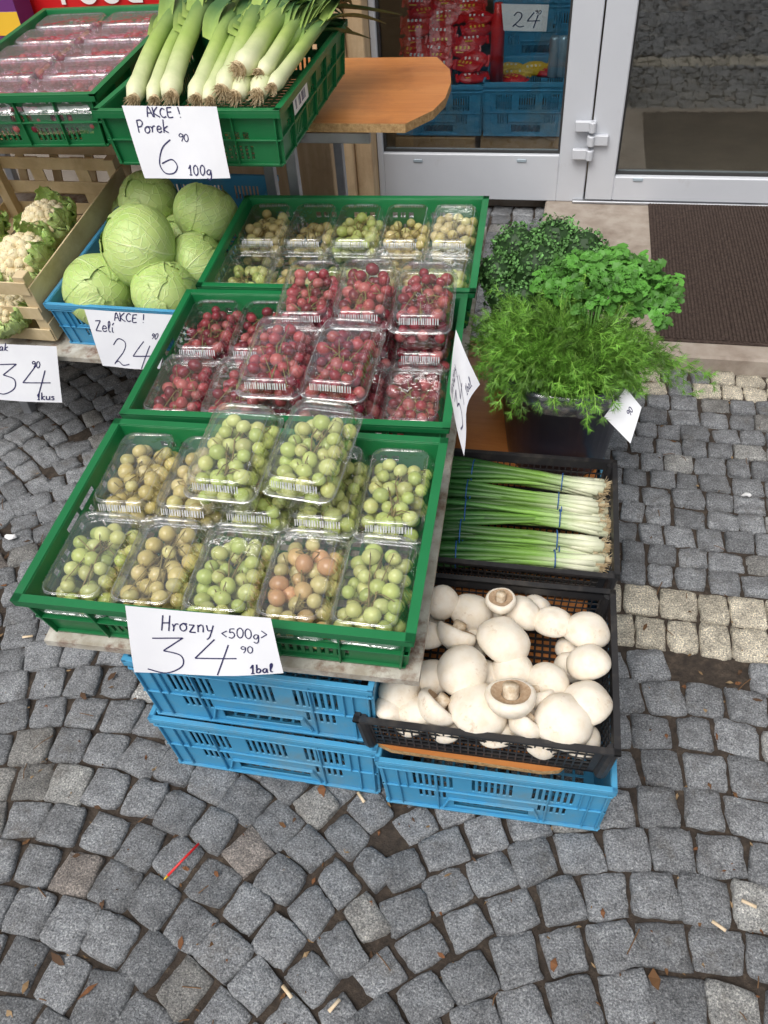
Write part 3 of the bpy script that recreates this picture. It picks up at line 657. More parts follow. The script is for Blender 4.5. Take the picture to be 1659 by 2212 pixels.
# ------------------------------------------------------------------ cauliflower + wooden crate
def cauli(u,v,z,R,seed,tx=0,ty=0):
    random.seed(seed); c=at(u,v,z); e=thing(empty('cauliflower',Matrix.Translation(c)@Matrix.Rotation(tx,4,'X')@Matrix.Rotation(ty,4,'Y')),'cream cauliflower head with green leaves in wooden crate','cauliflower','cauliflowers in the wooden crate')
    b=MB(); b.sphere((0,0,0),R*.93,22,14,sc=(1,1,.75))
    for i in range(46):
        th=math.acos(1-(i+.5)/46*1.0); ph=i*2.4; q=Vector((math.sin(th)*math.cos(ph),math.sin(th)*math.sin(ph),math.cos(th)*.78))*R*.84
        rl=R*random.uniform(.18,.23); b.sphere(q,rl,12,8)
        for j in range(22):
            o=Vector((random.gauss(0,1),random.gauss(0,1),random.gauss(0,1)+.4)).normalized()*rl
            b.sphere(q+o*.92,R*random.uniform(.025,.042),6,4)
    link('curd',b.mesh('curd',[M['curd']],True),e)
    for k in range(11):
        b=MB(); ph=k*.61+random.uniform(-.2,.2); vs=[];cs=[];fs=[]; nT,nS=12,14; up=random.uniform(.65,1.05)
        for i in range(nT+1):
            t=i/nT; rr=R*(.75+.75*math.sin(t*1.9)*(.75+.25*(k%2))); z_=-R*.75+t*R*1.45*up; wd=R*.62*math.sin(math.pi*(.12+.84*t))**.6
            for j in range(nS+1):
                s_=j/nS*2-1; dirx=Vector((math.cos(ph),math.sin(ph),0)); tan=Vector((-math.sin(ph),math.cos(ph),0))
                fr=abs(s_)**3*.15*R*math.sin(s_*14+t*22)
                vs.append(dirx*(rr-abs(s_)*.20*R+.10*R*mnoise.noise(Vector((s_*3,t*5,k+seed)))+fr)+tan*(s_*wd)+Vector((0,0,z_+.12*R*mnoise.noise(Vector((s_*4,t*4,9+k)))-fr*.5)));cs.append((s_*.5+.5,t,0))
        for i in range(nT):
            for j in range(nS): a=i*(nS+1)+j; fs.append((a,a+1,a+nS+2,a+nS+1))
        b.add(vs,fs,0,cs); link('leaf',b.mesh('leaf',[M['cauleaf']],True),e)
for q in ((100,482,.50,.064,1,.35,-.2),(50,565,.47,.074,2,.45,-.25),(12,672,.41,.055,4,.3,0),(-50,500,.48,.06,5,0,0),(-40,600,.45,.06,6,0,0)): cauli(*q)
WC=frame_from((-1.600,1.455,.512),.40,.53,.17,-.8,9.0)
b=MB(); hq=.17
for sx in (-1,1):
    for sy in (-1,1): b.box(sx*.185-.014,sx*.185+.014,sy*.25-.014,sy*.25+.014,0,hq+.012)
for z0,z1 in ((.0,.035),(.065,.10),(.135,.17)):
    b.box(-.2,.2,-.269,-.265,z0,z1); b.box(-.2,.2,.265,.269,z0,z1)
for z0,z1 in ((.0,.05),(.085,.155)):
    b.box(-.203,-.199,-.265,.265,z0,z1); b.box(.199,.203,-.265,.265,z0,z1)
for i in range(7): b.box(-.2+i*.058,-.2+i*.058+.042,-.262,.262,-.004,0)
for x in (-.07,.07): b.box(x-.02,x+.02,.269,.273,0,hq)
thing(link('wooden_crate',b.mesh('wooden_crate',[M['palewood']],bevel=.001),None,WC),'pale slatted wooden crate with cauliflowers','crate')
b=MB()
for i in range(5): b.box(-.25+i*.11,-.25+i*.11+.026,-.004,.004,0,.24)
for z in (0,.105,.20): b.box(-.26,.24,-.010,-.004,z,z+.035)
thing(link('wooden_slat_panel',b.mesh('wooden_slat_panel',[M['palewood']],bevel=.001),None,Matrix.Translation((-1.43,2.04,.47))@Matrix.Rotation(math.radians(-14),4,'X')),'slatted pale wood crate side leaning behind cauliflowers','crate')
# ------------------------------------------------------------------ leeks
def lerp3(a,b_,t): return tuple(a[i]+(b_[i]-a[i])*t for i in range(3))
def leek(p0,p1,r,seed):
    random.seed(seed); p0=Vector(p0);p1=Vector(p1); e=thing(empty('leek',Matrix.Translation(p0)),'leek with white shank, dry roots and dark green leaves','leek','leeks in the green crate')
    D=p1-p0; side=D.cross(Vector((0,0,1))).normalized(); b=MB(); path=[];rad=[];cols=[];fl=[]
    Wc,Lg,Dg=(.74,.73,.50),(.38,.50,.13),(.075,.17,.06)
    for i in range(15):
        t=i/14; path.append(D*t*.92+Vector((0,0,.010*math.sin(t*3.1)))+side*.007*math.sin(t*4+seed)); rad.append(r*(1.16 if i==1 else (.75 if i==0 else 1-.05*t+max(0,t-.55)*.65))); fl.append(1-.5*max(0,t-.5)/.5)
        cols.append(lerp3(Wc,Lg,min(1,t*2.5)) if t<.40 else lerp3(Lg,Dg,min(1,(t-.40)/.42)))
    b.tube(path,rad,14,0,cols,fl); link('shank',b.mesh('shank',[M['leek']],True),e)
    for k in range(7):
        b=MB(); a0=.48+.05*k; off=side*((k-3)*r*.30); curl=random.uniform(-.02,.04); ln=random.uniform(.42,.64); dr=side*random.uniform(-.10,.16); dp=random.uniform(.02,.09)
        vs=[];cs=[];fs=[]; nT=12
        for i in range(nT+1):
            t=i/nT; q=D*(a0+t*ln)+off*(1+t*2.4)+dr*t*t+Vector((0,0,r*(.35+.2*k*.5)+curl*math.sin(t*2.5)-dp*t*t))
            wd=r*(.85+.2*math.sin(t*3))*(1-t**4)+.001
            for j in range(5):
                s_=j/4*2-1; vs.append(q+side*(s_*wd)+Vector((0,0,abs(s_)*wd*.55-.1*wd))); cs.append(lerp3(lerp3(Lg,Dg,min(1,t*2.4)),(.045,.10,.07),max(0,t-.35)))
        for i in range(nT):
            for j in range(4): a=i*5+j; fs.append((a,a+1,a+6,a+5))
        b.add(vs,fs,0,cs); link('leaf',b.mesh('leaf',[M['leek']],True),e)
    b=MB(); b.sphere((0,0,0),r*.78,10,6,sc=(1,.5,1)); dn=-D.normalized()
    for i in range(90):
        o=Vector((random.gauss(0,1),random.gauss(0,1),random.gauss(0,1))).normalized(); q=(dn*1.1+o*.6).normalized()
        b.tube([o*r*.35,o*r*.5+q*r*.4,q*r*random.uniform(.8,1.35)+o*r*.35],[.0007,.0007,.0003],4)
    link('roots',b.mesh('roots',[M['root']]),e)
for i,(a,b_,r) in enumerate((((290,215),(410,-30),.018),((372,208),(450,-40),.020),((425,215),(515,-20),.018),((480,196),(575,-15),.020),((515,150),(650,0),.022),((508,208),(620,0),.018),((556,205),(690,20),.019),((335,216),(425,-20),.015),((455,218),(540,0),.015),((588,190),(715,30),.014),((560,160),(680,10),.015))):
    yy=1.60 if i not in (4,10) else 1.64
    leek(at_y(a[0],a[1],yy),at_y(b_[0],b_[1],2.08),r,60+i)
random.seed(99)
# ------------------------------------------------------------------ mushrooms
def mush_meshes(seed):
    random.seed(seed)
    prof=[(0.0,.66),(.22,.645),(.45,.59),(.66,.48),(.83,.32),(.94,.12),(.985,-.08),(.95,-.22),(.86,-.30),(.76,-.30)]
    gl=[(.76,-.30),(.6,-.20),(.35,-.16)]
    st=[(.32,-.14),(.29,-.34),(.31,-.52),(.27,-.60),(.0,-.61)]
    def rev(pr,mi,b,n=24):
        vs=[];fs=[]
        for (r,z) in pr:
            for k in range(n):
                a=2*math.pi*k/n; f_=1+.10*mnoise.noise(Vector((math.cos(a)*1.1,math.sin(a)*1.1,seed*3.3+z)))
                vs.append((r*f_*math.cos(a),r*f_*math.sin(a),z*(1+.14*mnoise.noise(Vector((math.cos(a)*r*1.5,math.sin(a)*r*1.5,seed*7.7))))))
        for i in range(len(pr)-1):
            for k in range(n): fs.append((i*n+k,(i+1)*n+k,(i+1)*n+(k+1)%n,i*n+(k+1)%n))
        b.add(vs,fs,mi)
    b=MB(); rev(prof,0,b); rev(gl,1,b); c=b.mesh('cap',[M['mush'],M['gill']],True)
    b=MB(); rev(st,0,b); s_=b.mesh('stem',[M['mstem']],True); return c,s_
MM=[mush_meshes(s) for s in range(7)]
ml=[(955,1302,42,.285,1),(1018,1322,52,.262,0),(1082,1298,36,.305,2),(1128,1325,46,.262,0),(1195,1345,46,.262,0),(1267,1362,54,.262,0),(925,1372,36,.268,0),(985,1372,48,.278,3),(1088,1385,62,.278,0),(1270,1432,49,.262,0),(1105,1448,46,.262,0),(997,1447,58,.282,0),(932,1462,42,.258,0),(1185,1475,48,.258,0),(1265,1520,55,.262,0),(862,1490,46,.262,0),(845,1532,38,.250,0),(898,1545,42,.250,0),(942,1530,48,.265,3),(1032,1550,66,.258,0),(1103,1512,52,.300,2),(1133,1578,40,.262,3),(1218,1567,62,.265,0),(1160,1505,38,.262,3),(1045,1460,40,.250,0),(960,1590,42,.228,0),(1070,1605,42,.228,0),(1170,1600,40,.228,0),(1255,1595,42,.228,0),(880,1575,38,.228,0),(1020,1390,42,.236,0),(1230,1440,36,.225,0),(930,1330,36,.240,0),(1080,1340,38,.232,0),(870,1540,36,.225,0),(1150,1545,36,.235,0),(1050,1500,36,.235,0),(1160,1310,36,.235,0),(1230,1400,34,.225,0)]
for i,(u,v,rp,z,fl) in enumerate(ml):
    random.seed(300+i); r=rp/1330.0*1.0; p=at(u,v,z-.004); c,s_=MM[i%7]
    p.y=max(p.y,.634+r*.85+max(0,p.z-.262)*.3); p.x=min(max(p.x,-.235+r*.8),.142-r*.8)
    if fl==0: rx,ry=random.uniform(-25,20),random.uniform(-25,25)
    elif fl==1: rx,ry=60,40
    elif fl==2: rx,ry=165+random.uniform(-15,10),random.uniform(-15,15)
    else: rx,ry=random.uniform(110,140),random.uniform(-40,40)
    mw=Matrix.Translation(p)@Matrix.Rotation(math.radians(rx),4,'X')@Matrix.Rotation(math.radians(ry),4,'Y')@Matrix.Rotation(random.uniform(0,6),4,'Z')@Matrix.Diagonal((r,r,r*random.uniform(.95,1.2),1))
    e=thing(empty('mushroom',mw),{0:'white button mushroom cap up in black mesh crate',1:'white button mushroom lying on its side in crate',2:'upturned white mushroom showing its stem and gills',3:'white mushroom lying with its stem showing'}[fl],'mushroom','white mushrooms in the black crate')
    link('cap',c,e); link('stem',s_,e)
# ------------------------------------------------------------------ spring onions
def onion_bunch(v0,v1,seed,x_end=1305,lay=0):
    random.seed(seed); zb=.234+lay
    A=at(x_end,v1,zb); Bp=at(930,v0,zb); e=thing(empty('spring_onion_bunch',Matrix.Translation(A)),'bunch of spring onions with white ends and blue rubber bands','spring onions','bunches of spring onions in the black crate')
    D=(Bp-A); D=D.normalized()*.375; side=Vector((-D.y,D.x,0)).normalized(); b=MB(); rb=MB()
    for k in range(16):
        an=random.uniform(0,6.283); ra=math.sqrt(random.random())
        o=side*(.021*ra*math.cos(an))+Vector((0,0,.017*ra*math.sin(an))); st=random.uniform(-.016,.014); spread=random.uniform(-1.1,1.1); path=[];rad=[];cols=[]; r=random.uniform(.0042,.0068); gv=random.uniform(.55,1.4)
        ww=random.uniform(-.006,.006); lift=random.uniform(-.004,.010)
        for i in range(13):
            t=i/12; f_=.60+.9*abs(t-.2)
            path.append(D*t+D.normalized()*st+o*f_+side*(spread*.014*t*t+ww*math.sin(t*8+k))+Vector((0,0,.014*math.sin(t*3)+lift*t))); rad.append(r*(1.45 if i==0 else (1.25 if i==1 else 1+.30*t)))
            Wc,Lg,Dg=(.74,.74,.56),(.22*gv,.40*gv,.07*gv),(.035*gv,.13*gv,.03*gv)
            cols.append(lerp3(Wc,Lg,max(0,min(1,(t-.10)*5))) if t<.30 else lerp3(Lg,Dg,min(1,(t-.30)/.35)))
        b.tube(path,rad,8,0,cols,[1]*5+[.75]*8)
        q=path[0]
        for j in range(12):
            o2=Vector((random.gauss(0,1),random.gauss(0,1),random.gauss(0,1)))*.4-D.normalized(); o2.normalize()
            rb.tube([q,q+o2*.008,q+o2*random.uniform(.012,.024)],[.0005,.0005,.0003],3)
    link('stalks',b.mesh('stalks',[M['leek']],True),e); link('roots',rb.mesh('roots',[M['root']]),e)
    for t in (.20,.68):
        c=D*t+Vector((0,0,.014*math.sin(t*3)+.003)); b=MB(); pth=[]
        for k in range(21):
            a=k/20*2*math.pi; pth.append(c+side*math.cos(a)*(.019 if t<.5 else .028)+Vector((0,0,1))*math.sin(a)*(.017 if t<.5 else .022))
        b.tube(pth,.0012,5,0,cap=False,up=D.normalized()); link('rubber_band',b.mesh('rubber_band',[M['band']],True),e)
for i,(a,b_) in enumerate(((1022,1058),(1068,1098),(1112,1134),(1158,1180),(1208,1220),(1090,1118),(1180,1202))): onion_bunch(a,b_,500+i,1292+random.uniform(-8,10),[.004,0,.006,.004,0,-.018,-.018][i])
# ------------------------------------------------------------------ buckets + herbs
def bucket(cx,cy,z0,rt,rbm,h,label):
    e=thing(empty('bucket',Matrix.Translation((cx,cy,z0))),label,'bucket','dark herb buckets'); b=MB(); n=40
    prof=[(0,0.004),(rbm,.004),(rbm+.001,.0),(rbm+.003,.006),(rt-.006,h-.035),(rt-.002,h-.034),(rt-.002,h-.028),(rt-.004,h-.027),(rt-.001,h-.008),(rt+.006,h-.007),(rt+.007,h),(rt-.003,h),(rt-.006,h-.01),(rbm-.002,.01),(0,.01)]
    vs=[];fs=[]
    for (r,z) in prof:
        for k in range(n): a=2*math.pi*k/n; vs.append((r*math.cos(a),r*math.sin(a),z))
    for i in range(len(prof)-1):
        for k in range(n): fs.append((i*n+k,i*n+(k+1)%n,(i+1)*n+(k+1)%n,(i+1)*n+k))
    b.add(vs,fs); link('pail',b.mesh('pail',[M['bluebucket']],True),e); return e
BX,BY=.020,1.425
bu=bucket(BX,BY,.176,.140,.105,.239,'dark blue plastic bucket holding dill and parsley, bag over rim')
bucket(-.055,1.71,.176,.115,.095,.239,'dark plastic bucket holding curly parsley')
b=MB(); n=72; vs=[];fs=[]
for i,(dr,z) in enumerate(((.004,.242),(.009,.238),(.010,.225),(.011,.212),(.012,.204))):
    for k in range(n):
        a=2*math.pi*k/n; rr=.140+dr+.004*mnoise.noise(Vector((math.cos(a)*5,math.sin(a)*5,i*.4)))*(i+.5)
        vs.append((rr*math.cos(a),rr*math.sin(a),z+(.012*mnoise.noise(Vector((math.cos(a)*3,math.sin(a)*3,3))) if i==4 else 0)))
for i in range(4):
    for k in range(n): fs.append((i*n+k,i*n+(k+1)%n,(i+1)*n+(k+1)%n,(i+1)*n+k))
b.add(vs,fs); link('bag_liner',b.mesh('bag_liner',[M['bag']],True),bu)
random.seed(5)
def norm(v): return v/ (np.linalg.norm(v)+1e-9)
DV=[];DF=[];DC=[]
def tri(p,d,sd,l,wd,col):
    i=len(DV); DV.extend([tuple(p-sd*wd),tuple(p+sd*wd),tuple(p+d*l)]); DF.append((i,i+1,i+2)); DC.extend([col]*3)
def frond(p0,d0,L,droop,bright):
    p=np.array(p0);d=norm(np.array(d0)); nseg=9; sl=L/nseg; tw=rng.normal(0,.8)
    for i in range(nseg):
        d=norm(d+np.array([rng.normal(0,.07),rng.normal(0,.07),-droop*(i+1)/nseg])); q=p+d*sl; t=i/nseg
        sd0=norm(np.cross(d,[0,0,1.0])+1e-3); up0=np.cross(sd0,d); a_=tw+i*1.9; sd=sd0*math.cos(a_)+up0*math.sin(a_); up=np.cross(sd,d)
        j=len(DV); wd=.0013*(1-t*.6); DV.extend([tuple(p-sd0*wd),tuple(p+sd0*wd),tuple(q+sd0*wd*.8),tuple(q-sd0*wd*.8)]); DF.append((j,j+1,j+2,j+3)); DC.extend([(.20*bright,.36*bright,.06*bright)]*4)
        if t>.20:
            for s_ in (-1,1):
                bl_=.034*(1.2-t)*random.uniform(.6,1.25); bd=norm(sd*s_*.8+d*1.1+up*random.uniform(-.3,.4)); bp=p+d*sl*random.random()
                nn=5
                for k in range(nn):
                    f_=(k+.5)/nn; c0=bp+bd*bl_*f_; cc=bright*random.uniform(.6,1.35); col=(.115*cc,.27*cc,.034*cc)
                    for s2 in (-1,1):
                        nd=norm(bd*1.1+np.cross(bd,up)*s2*random.uniform(.3,1)+up*random.uniform(-.8,.8)); tri(c0,nd,norm(np.cross(nd,up)+1e-4),random.uniform(.009,.020)*(1.2-f_*.6),.00062,col)
                tri(bp,bd,norm(np.cross(bd,up)+1e-4),bl_*1.25,.0009,(.17*bright,.34*bright,.05*bright))
        p=q
for i in range(420):
    a=random.uniform(0,2*math.pi); r=.110*math.sqrt(random.random()); x=BX-.01+r*math.cos(a); y=BY-.01+r*math.sin(a)*.85
    out=random.uniform(.1,1.0); al=a if random.random()<.6 else random.uniform(-2.8,.0)
    d=[math.cos(al)*out,math.sin(al)*out-.10,random.uniform(.45,1.0)]
    frond((x,y,.41+random.uniform(-.02,.04)),d,random.uniform(.065,.130),random.uniform(.15,.60),random.uniform(.45,1.6))
for (u,v,nf) in ((1530,800,4),(1505,800,4),(1450,800,4),(1480,770,3),(1400,800,3),(1055,715,4),(1075,690,4),(1090,840,3),(1240,885,2),(1255,870,2),(1110,820,3),(1440,780,3),(1230,850,2),(1100,760,4),(1350,830,3)):
    tgt=at(u,v,.43); s0=np.array([BX,BY,.46]); d=np.array(tgt)-s0; L=np.linalg.norm(d)
    for k in range(nf): frond(tuple(s0+d*.30+rng.normal(0,.010,3)),d/L+np.array([0,0,.16])+rng.normal(0,.06,3),L*.72,.12,random.uniform(.8,1.4))
b=MB(); b.v=DV;b.f=DF;b.m=[0]*len(DF);b.c=DC
thing(link('dill_bunch',b.mesh('dill_bunch',[M['herb']])),'feathery green dill overflowing a dark bucket','dill')
def leaflet(b,c,d,n,L,col):
    d=Vector(d).normalized(); n=Vector(n).normalized(); s_=d.cross(n).normalized()
    pts=[(0,0),(.25,.18),(.18,.42),(.45,.36),(.42,.62),(.66,.42),(.72,.55),(1,0)]
    up=[Vector(c)+d*a*L+s_*w_*L*.85+n*(.12*L*math.sin(a*4)) for (a,w_) in pts[1:]]
    dn=[Vector(c)+d*a*L-s_*w_*L*.85+n*(.12*L*math.sin(a*4+1)) for (a,w_) in pts[1:-1]]
    mid=Vector(c)+d*.5*L-n*.06*L
    vs=[Vector(c)]+up+dn[::-1]+[mid]; m=len(vs)-1
    b.add(vs,[(m,i,(i+1)%m) for i in range(m)],0,col)
b=MB()
def parsleyleaf(b,c,out,L):
    n=(Vector((random.gauss(0,.45),random.gauss(-.3,.45),1))).normalized(); d=Vector(out)+Vector((random.gauss(0,.4),random.gauss(0,.4),random.gauss(0,.3))); d=(d-n*d.dot(n)).normalized(); s_=d.cross(n)
    v=random.uniform(.5,1.5); col=(.078*v,.23*v,.034*v)
    for k,(a,o) in enumerate(((0,.45),(.9,.25),(-.9,.25),(1.6,.0),(-1.6,.0))):
        dd=d*math.cos(a)+s_*math.sin(a); leaflet(b,Vector(c)+d*o*L*.8,dd,n+Vector((random.gauss(0,.3),random.gauss(0,.3),0)),L*(.95 if k==0 else .7),col)
for i in range(380):
    a=random.uniform(0,6.283); cx,cy,cz=.085,1.57,.49
    th=math.acos(random.uniform(0,1)); q=Vector((math.sin(th)*math.cos(a)*.12,math.sin(th)*math.sin(a)*.09,math.cos(th)*.068)); fac=random.uniform(.5,1.15)
    parsleyleaf(b,Vector((cx,cy,cz))+q*fac,(q.x,q.y,.02),random.uniform(.017,.028))
for (u,v) in ((1440,625),(1455,665),(1430,690),(1340,560),(1390,590),(1300,545),(1415,610),(1450,640),(1170,610),(1180,590)):
    p=at(u,v,.51)
    for k in range(4): parsleyleaf(b,p+Vector((random.gauss(0,.010),random.gauss(0,.010),random.gauss(0,.01))),(p.x-.09,p.y-1.5,0),random.uniform(.018,.026))
for i in range(60):
    a=random.uniform(0,6.28); b.tube([(BX+.03*math.cos(a),BY+.05,.36),(.07+.05*math.cos(a),1.50+.05*math.sin(a),.44),(.08+.10*math.cos(a),1.55+.08*math.sin(a),.51)],.0013,4,0,[(.12,.28,.06)]*3)
thing(link('flat_parsley_bunch',b.mesh('flat_parsley_bunch',[M['herb']])),'bunch of flat leaf parsley behind dill in bucket','parsley')
b=MB(); cl=[(-.150,1.66,.470,.050),(-.115,1.75,.49,.058),(-.03,1.77,.495,.064),(.035,1.73,.495,.056),(-.06,1.66,.485,.065),(.01,1.64,.475,.052),(-.13,1.60,.45,.042),(-.08,1.585,.455,.038)]
for (cx,cy,cz,R) in cl:
    b.sphere((cx,cy,cz),R*.84,10,7,0,(.020,.05,.015))
    for i in range(int(850*(R/.06)**2)):
        o=Vector((random.gauss(0,1),random.gauss(0,1),random.gauss(0,1))).normalized()
        if o.z<-.5: continue
        lum=mnoise.noise(Vector((cx,cy,cz))*7+o*3.2); rr=R*(.92+.24*lum+random.uniform(-.07,.09)); p=Vector((cx,cy,cz))+o*rr
        t1=Vector((random.gauss(0,1),random.gauss(0,1),random.gauss(0,1))).normalized(); t2=t1.cross(o).normalized(); l=random.uniform(.003,.006); v=random.uniform(.55,1.4)*(1+.9*lum)
        n2=o*l*random.uniform(-.6,.9)
        vs=[p-t1*l,p-t2*l*.7+n2,p+t1*l,p+t2*l*.7-n2*.5,p+n2*.6+t1*l*.2]
        b.add(vs,[(0,1,4),(1,2,4),(2,3,4),(3,0,4)],0,(.095*v,.22*v,.062*v))
thing(link('curly_parsley_bunch',b.mesh('curly_parsley_bunch',[M['herb']])),'dense bunch of dark curly parsley in bucket','parsley')
# ------------------------------------------------------------------ price cards with handwriting
G={}
G['A']=([[(0,0),(.28,1),(.58,0)],[(.12,.38),(.5,.40)]],.62);G['K']=([[(0,0),(.02,1)],[(.5,1),(.06,.45),(.55,0)]],.6);G['C']=([[(.55,.85),(.3,1),(.05,.7),(.02,.3),(.25,0),(.58,.12)]],.62)
G['E']=([[(.5,1),(.06,.98)],[(.05,1),(.02,.02),(.52,0)],[(.03,.52),(.42,.54)]],.58);G['!']=([[(.1,1.05),(.12,.35)],[(.12,.08),(.13,0)]],.25)
G['P']=([[(.05,0),(.03,1)],[(.0,.95),(.35,1),(.5,.78),(.35,.52),(.04,.46)]],.5);G['o']=([[(.25,.5),(.05,.35),(.05,.12),(.22,0),(.42,.15),(.42,.38),(.25,.5),(.5,.48)]],.5)
G['r']=([[(.02,.5),(.12,.25),(.08,.0)],[(.1,.25),(.24,.5),(.42,.5)]],.42)
G['e']=([[(.03,.25),(.4,.3),(.33,.5),(.15,.5),(.03,.25),(.1,.03),(.28,0),(.45,.12)]],.46);G['k']=([[(.05,1),(.03,0)],[(.38,.52),(.06,.25),(.42,0)]],.46)
G['6']=([[(.5,1),(.2,.75),(.02,.3),(.15,.02),(.45,.02),(.6,.22),(.45,.42),(.1,.30)]],.66);G['9']=([[(.45,.85),(.2,1),(.02,.78),(.15,.58),(.42,.68),(.46,.9)],[(.46,.9),(.45,.4),(.28,0)]],.55)
G['0']=([[(.25,1),(.05,.75),(.05,.25),(.25,0),(.45,.25),(.45,.75),(.25,1)]],.56);G['1']=([[(.0,.6),(.22,1)],[(.22,1),(.2,0)],[(.05,0),(.36,0)]],.42)
G['g']=([[(.4,.45),(.2,.5),(.03,.3),(.1,.05),(.3,.08),(.42,.45)],[(.42,.48),(.42,-.2),(.25,-.45),(.02,-.3)]],.5);G['Z']=([[(.02,.95),(.52,1)],[(.52,1),(.02,.02)],[(.02,.02),(.58,0)]],.6)
G['l']=([[(.05,.2),(.22,.7),(.2,1),(.08,.85),(.1,.1),(.28,0)]],.3);G['i']=([[(.05,.5),(.06,.05),(.2,0)],[(.05,.7),(.2,.95)]],.26)
G['2']=([[(.02,.75),(.2,1),(.45,.85),(.4,.5),(.05,.03),(.2,.14),(.42,0),(.7,.06)]],.72);G['4']=([[(.30,1),(.02,.40)],[(.02,.40),(.75,.44)],[(.56,.85),(.48,-.08)]],.78)
G['3']=([[(.02,.95),(.55,1)],[(.55,1),(.22,.62)],[(.22,.62),(.52,.5),(.55,.2),(.28,-.02),(-.05,.08)]],.66);G['u']=([[(.02,.5),(.05,.08),(.22,0),(.38,.15),(.4,.5)],[(.4,.5),(.42,.05),(.5,0)]],.5)
G['s']=([[(.35,.45),(.15,.5),(.08,.35),(.32,.2),(.25,.02),(.02,.03)]],.4);G['H']=([[(.05,1),(.02,0)],[(.5,1.02),(.48,0)],[(.02,.5),(.5,.54)]],.6);G['z']=([[(.02,.5),(.36,.5)],[(.36,.5),(.02,0)],[(.02,0),(.42,.0)]],.44)
G['n']=([[(.02,.5),(.04,0)],[(.05,.35),(.2,.5),(.34,.4),(.36,0)]],.44);G['y']=([[(.02,.5),(.12,.15),(.3,.15)],[(.42,.5),(.25,-.25),(.08,-.45)]],.46);G['<']=([[(.45,.75),(.02,.45)],[(.02,.45),(.45,.1)]],.5);G['>']=([[(.02,.8),(.42,.45)],[(.42,.45),(.02,.1)]],.5)
G['5']=([[(.5,1),(.12,.97)],[(.12,.97),(.08,.55)],[(.08,.55),(.35,.62),(.5,.3),(.3,0),(.02,.05)]],.56);G['b']=([[(.03,1),(.04,0)],[(.05,.35),(.25,.48),(.4,.25),(.25,.0),(.04,.05)]],.46);G['a']=([[(.4,.42),(.2,.5),(.03,.28),(.12,.02),(.3,.08),(.4,.45)],[(.4,.48),(.42,.05),(.52,0)]],.52)
G['t']=([[(.15,.85),(.15,.05),(.3,0)],[(.0,.5),(.32,.52)]],.34);G['v']=([[(.02,.5),(.2,0),(.4,.5)]],.44);G[' ']=([],.35)
def cat(pts,per=7):
    if len(pts)<3:
        a,b_=pts; return [(a[0]+(b_[0]-a[0])*i/6,a[1]+(b_[1]-a[1])*i/6) for i in range(7)]
    P=[pts[0]]+pts+[pts[-1]]; out=[]
    for i in range(1,len(P)-2):
        for k in range(per):
            t=k/per; f=lambda j:.5*((2*P[i][j])+(-P[i-1][j]+P[i+1][j])*t+(2*P[i-1][j]-5*P[i][j]+4*P[i+1][j]-P[i+2][j])*t*t+(-P[i-1][j]+3*P[i][j]-3*P[i+1][j]+P[i+2][j])*t**3)
            out.append((f(0),f(1)))
    out.append(pts[-1]); return out
PR=random.Random(17)
def price_card(TL,TR,BR,BL,texts,label,bulge=.006,aspect=1.45,nseg=10,name='price_card'):
    TL,TR,BR,BL=map(Vector,(TL,TR,BR,BL)); nrm=(BL-TL).cross(TR-TL).normalized()
    def cp(s,t,off=0):
        p=(TL*(1-s)+TR*s)*(1-t)+(BL*(1-s)+BR*s)*t
        return p+nrm*(bulge*math.sin(math.pi*s)*(.3+t)+.4*bulge*math.sin(7*s+3*t)*t+off)
    b=MB(); n=nseg; vs=[cp(i/n,j/n) for j in range(n+1) for i in range(n+1)]; fs=[(j*(n+1)+i,j*(n+1)+i+1,(j+1)*(n+1)+i+1,(j+1)*(n+1)+i) for j in range(n) for i in range(n)]
    b.add(vs,fs); card=link(name,b.mesh(name,[M['paper']],True)); thing(card,label,'price sign','handwritten price signs')
    for tx in texts:   # text, start x, baseline y, cap height (fractions of the card), pen width, slant, width factor
        txt,sx,sy,hh,pw,slant=tx[:6]; wx=tx[6] if len(tx)>6 else 1.0; pw*=.80
        b=MB(); x=sx
        for ch in txt:
            st,adv=G[ch]; sz=PR.uniform(.93,1.07); dy=PR.uniform(-.04,.04)*hh; sl=slant+PR.uniform(-.05,.08)
            for pl_ in st:
                P=[(x+(px_+py_*sl)*hh*wx*sz/aspect, sy+dy-py_*hh*sz) for px_,py_ in cat(pl_)]
                for i,(a,c) in enumerate(P):
                    a0=P[max(i-1,0)];a1=P[min(i+1,len(P)-1)]; dx,dyy=(a1[0]-a0[0])*aspect,(a1[1]-a0[1]); l=math.hypot(dx,dyy)+1e-9; ox,oy=-dyy/l*pw/aspect,dx/l*pw
                    q0=cp(a+ox,c+oy,.0007);q1=cp(a-ox,c-oy,.0007); b.v+= [tuple(q0),tuple(q1)]; b.c+=[(1,1,1)]*2
                    if i: k=len(b.v); b.f.append((k-4,k-3,k-1,k-2)); b.m.append(0)
            x+=(adv+.09)*hh*wx/aspect
        link('handwriting',b.mesh('handwriting',[M['ink']]),card)
    return card
yq=.594
price_card(at_y(270,1308,yq),at_y(585,1335,yq+.008),at_y(612,1455,yq-.022),at_y(290,1452,yq-.030),
  [('Hrozny',.24,.31,.23,.012,.1,.98),('<500g>',.645,.37,.16,.010,.1,1.1),('34',.12,.96,.54,.012,.15,1.5),('90',.76,.61,.11,.009,.1,1.3),('1bal',.80,.96,.15,.013,.1)],'white handwritten price sign for grapes clipped to green crate',.004,2.1)
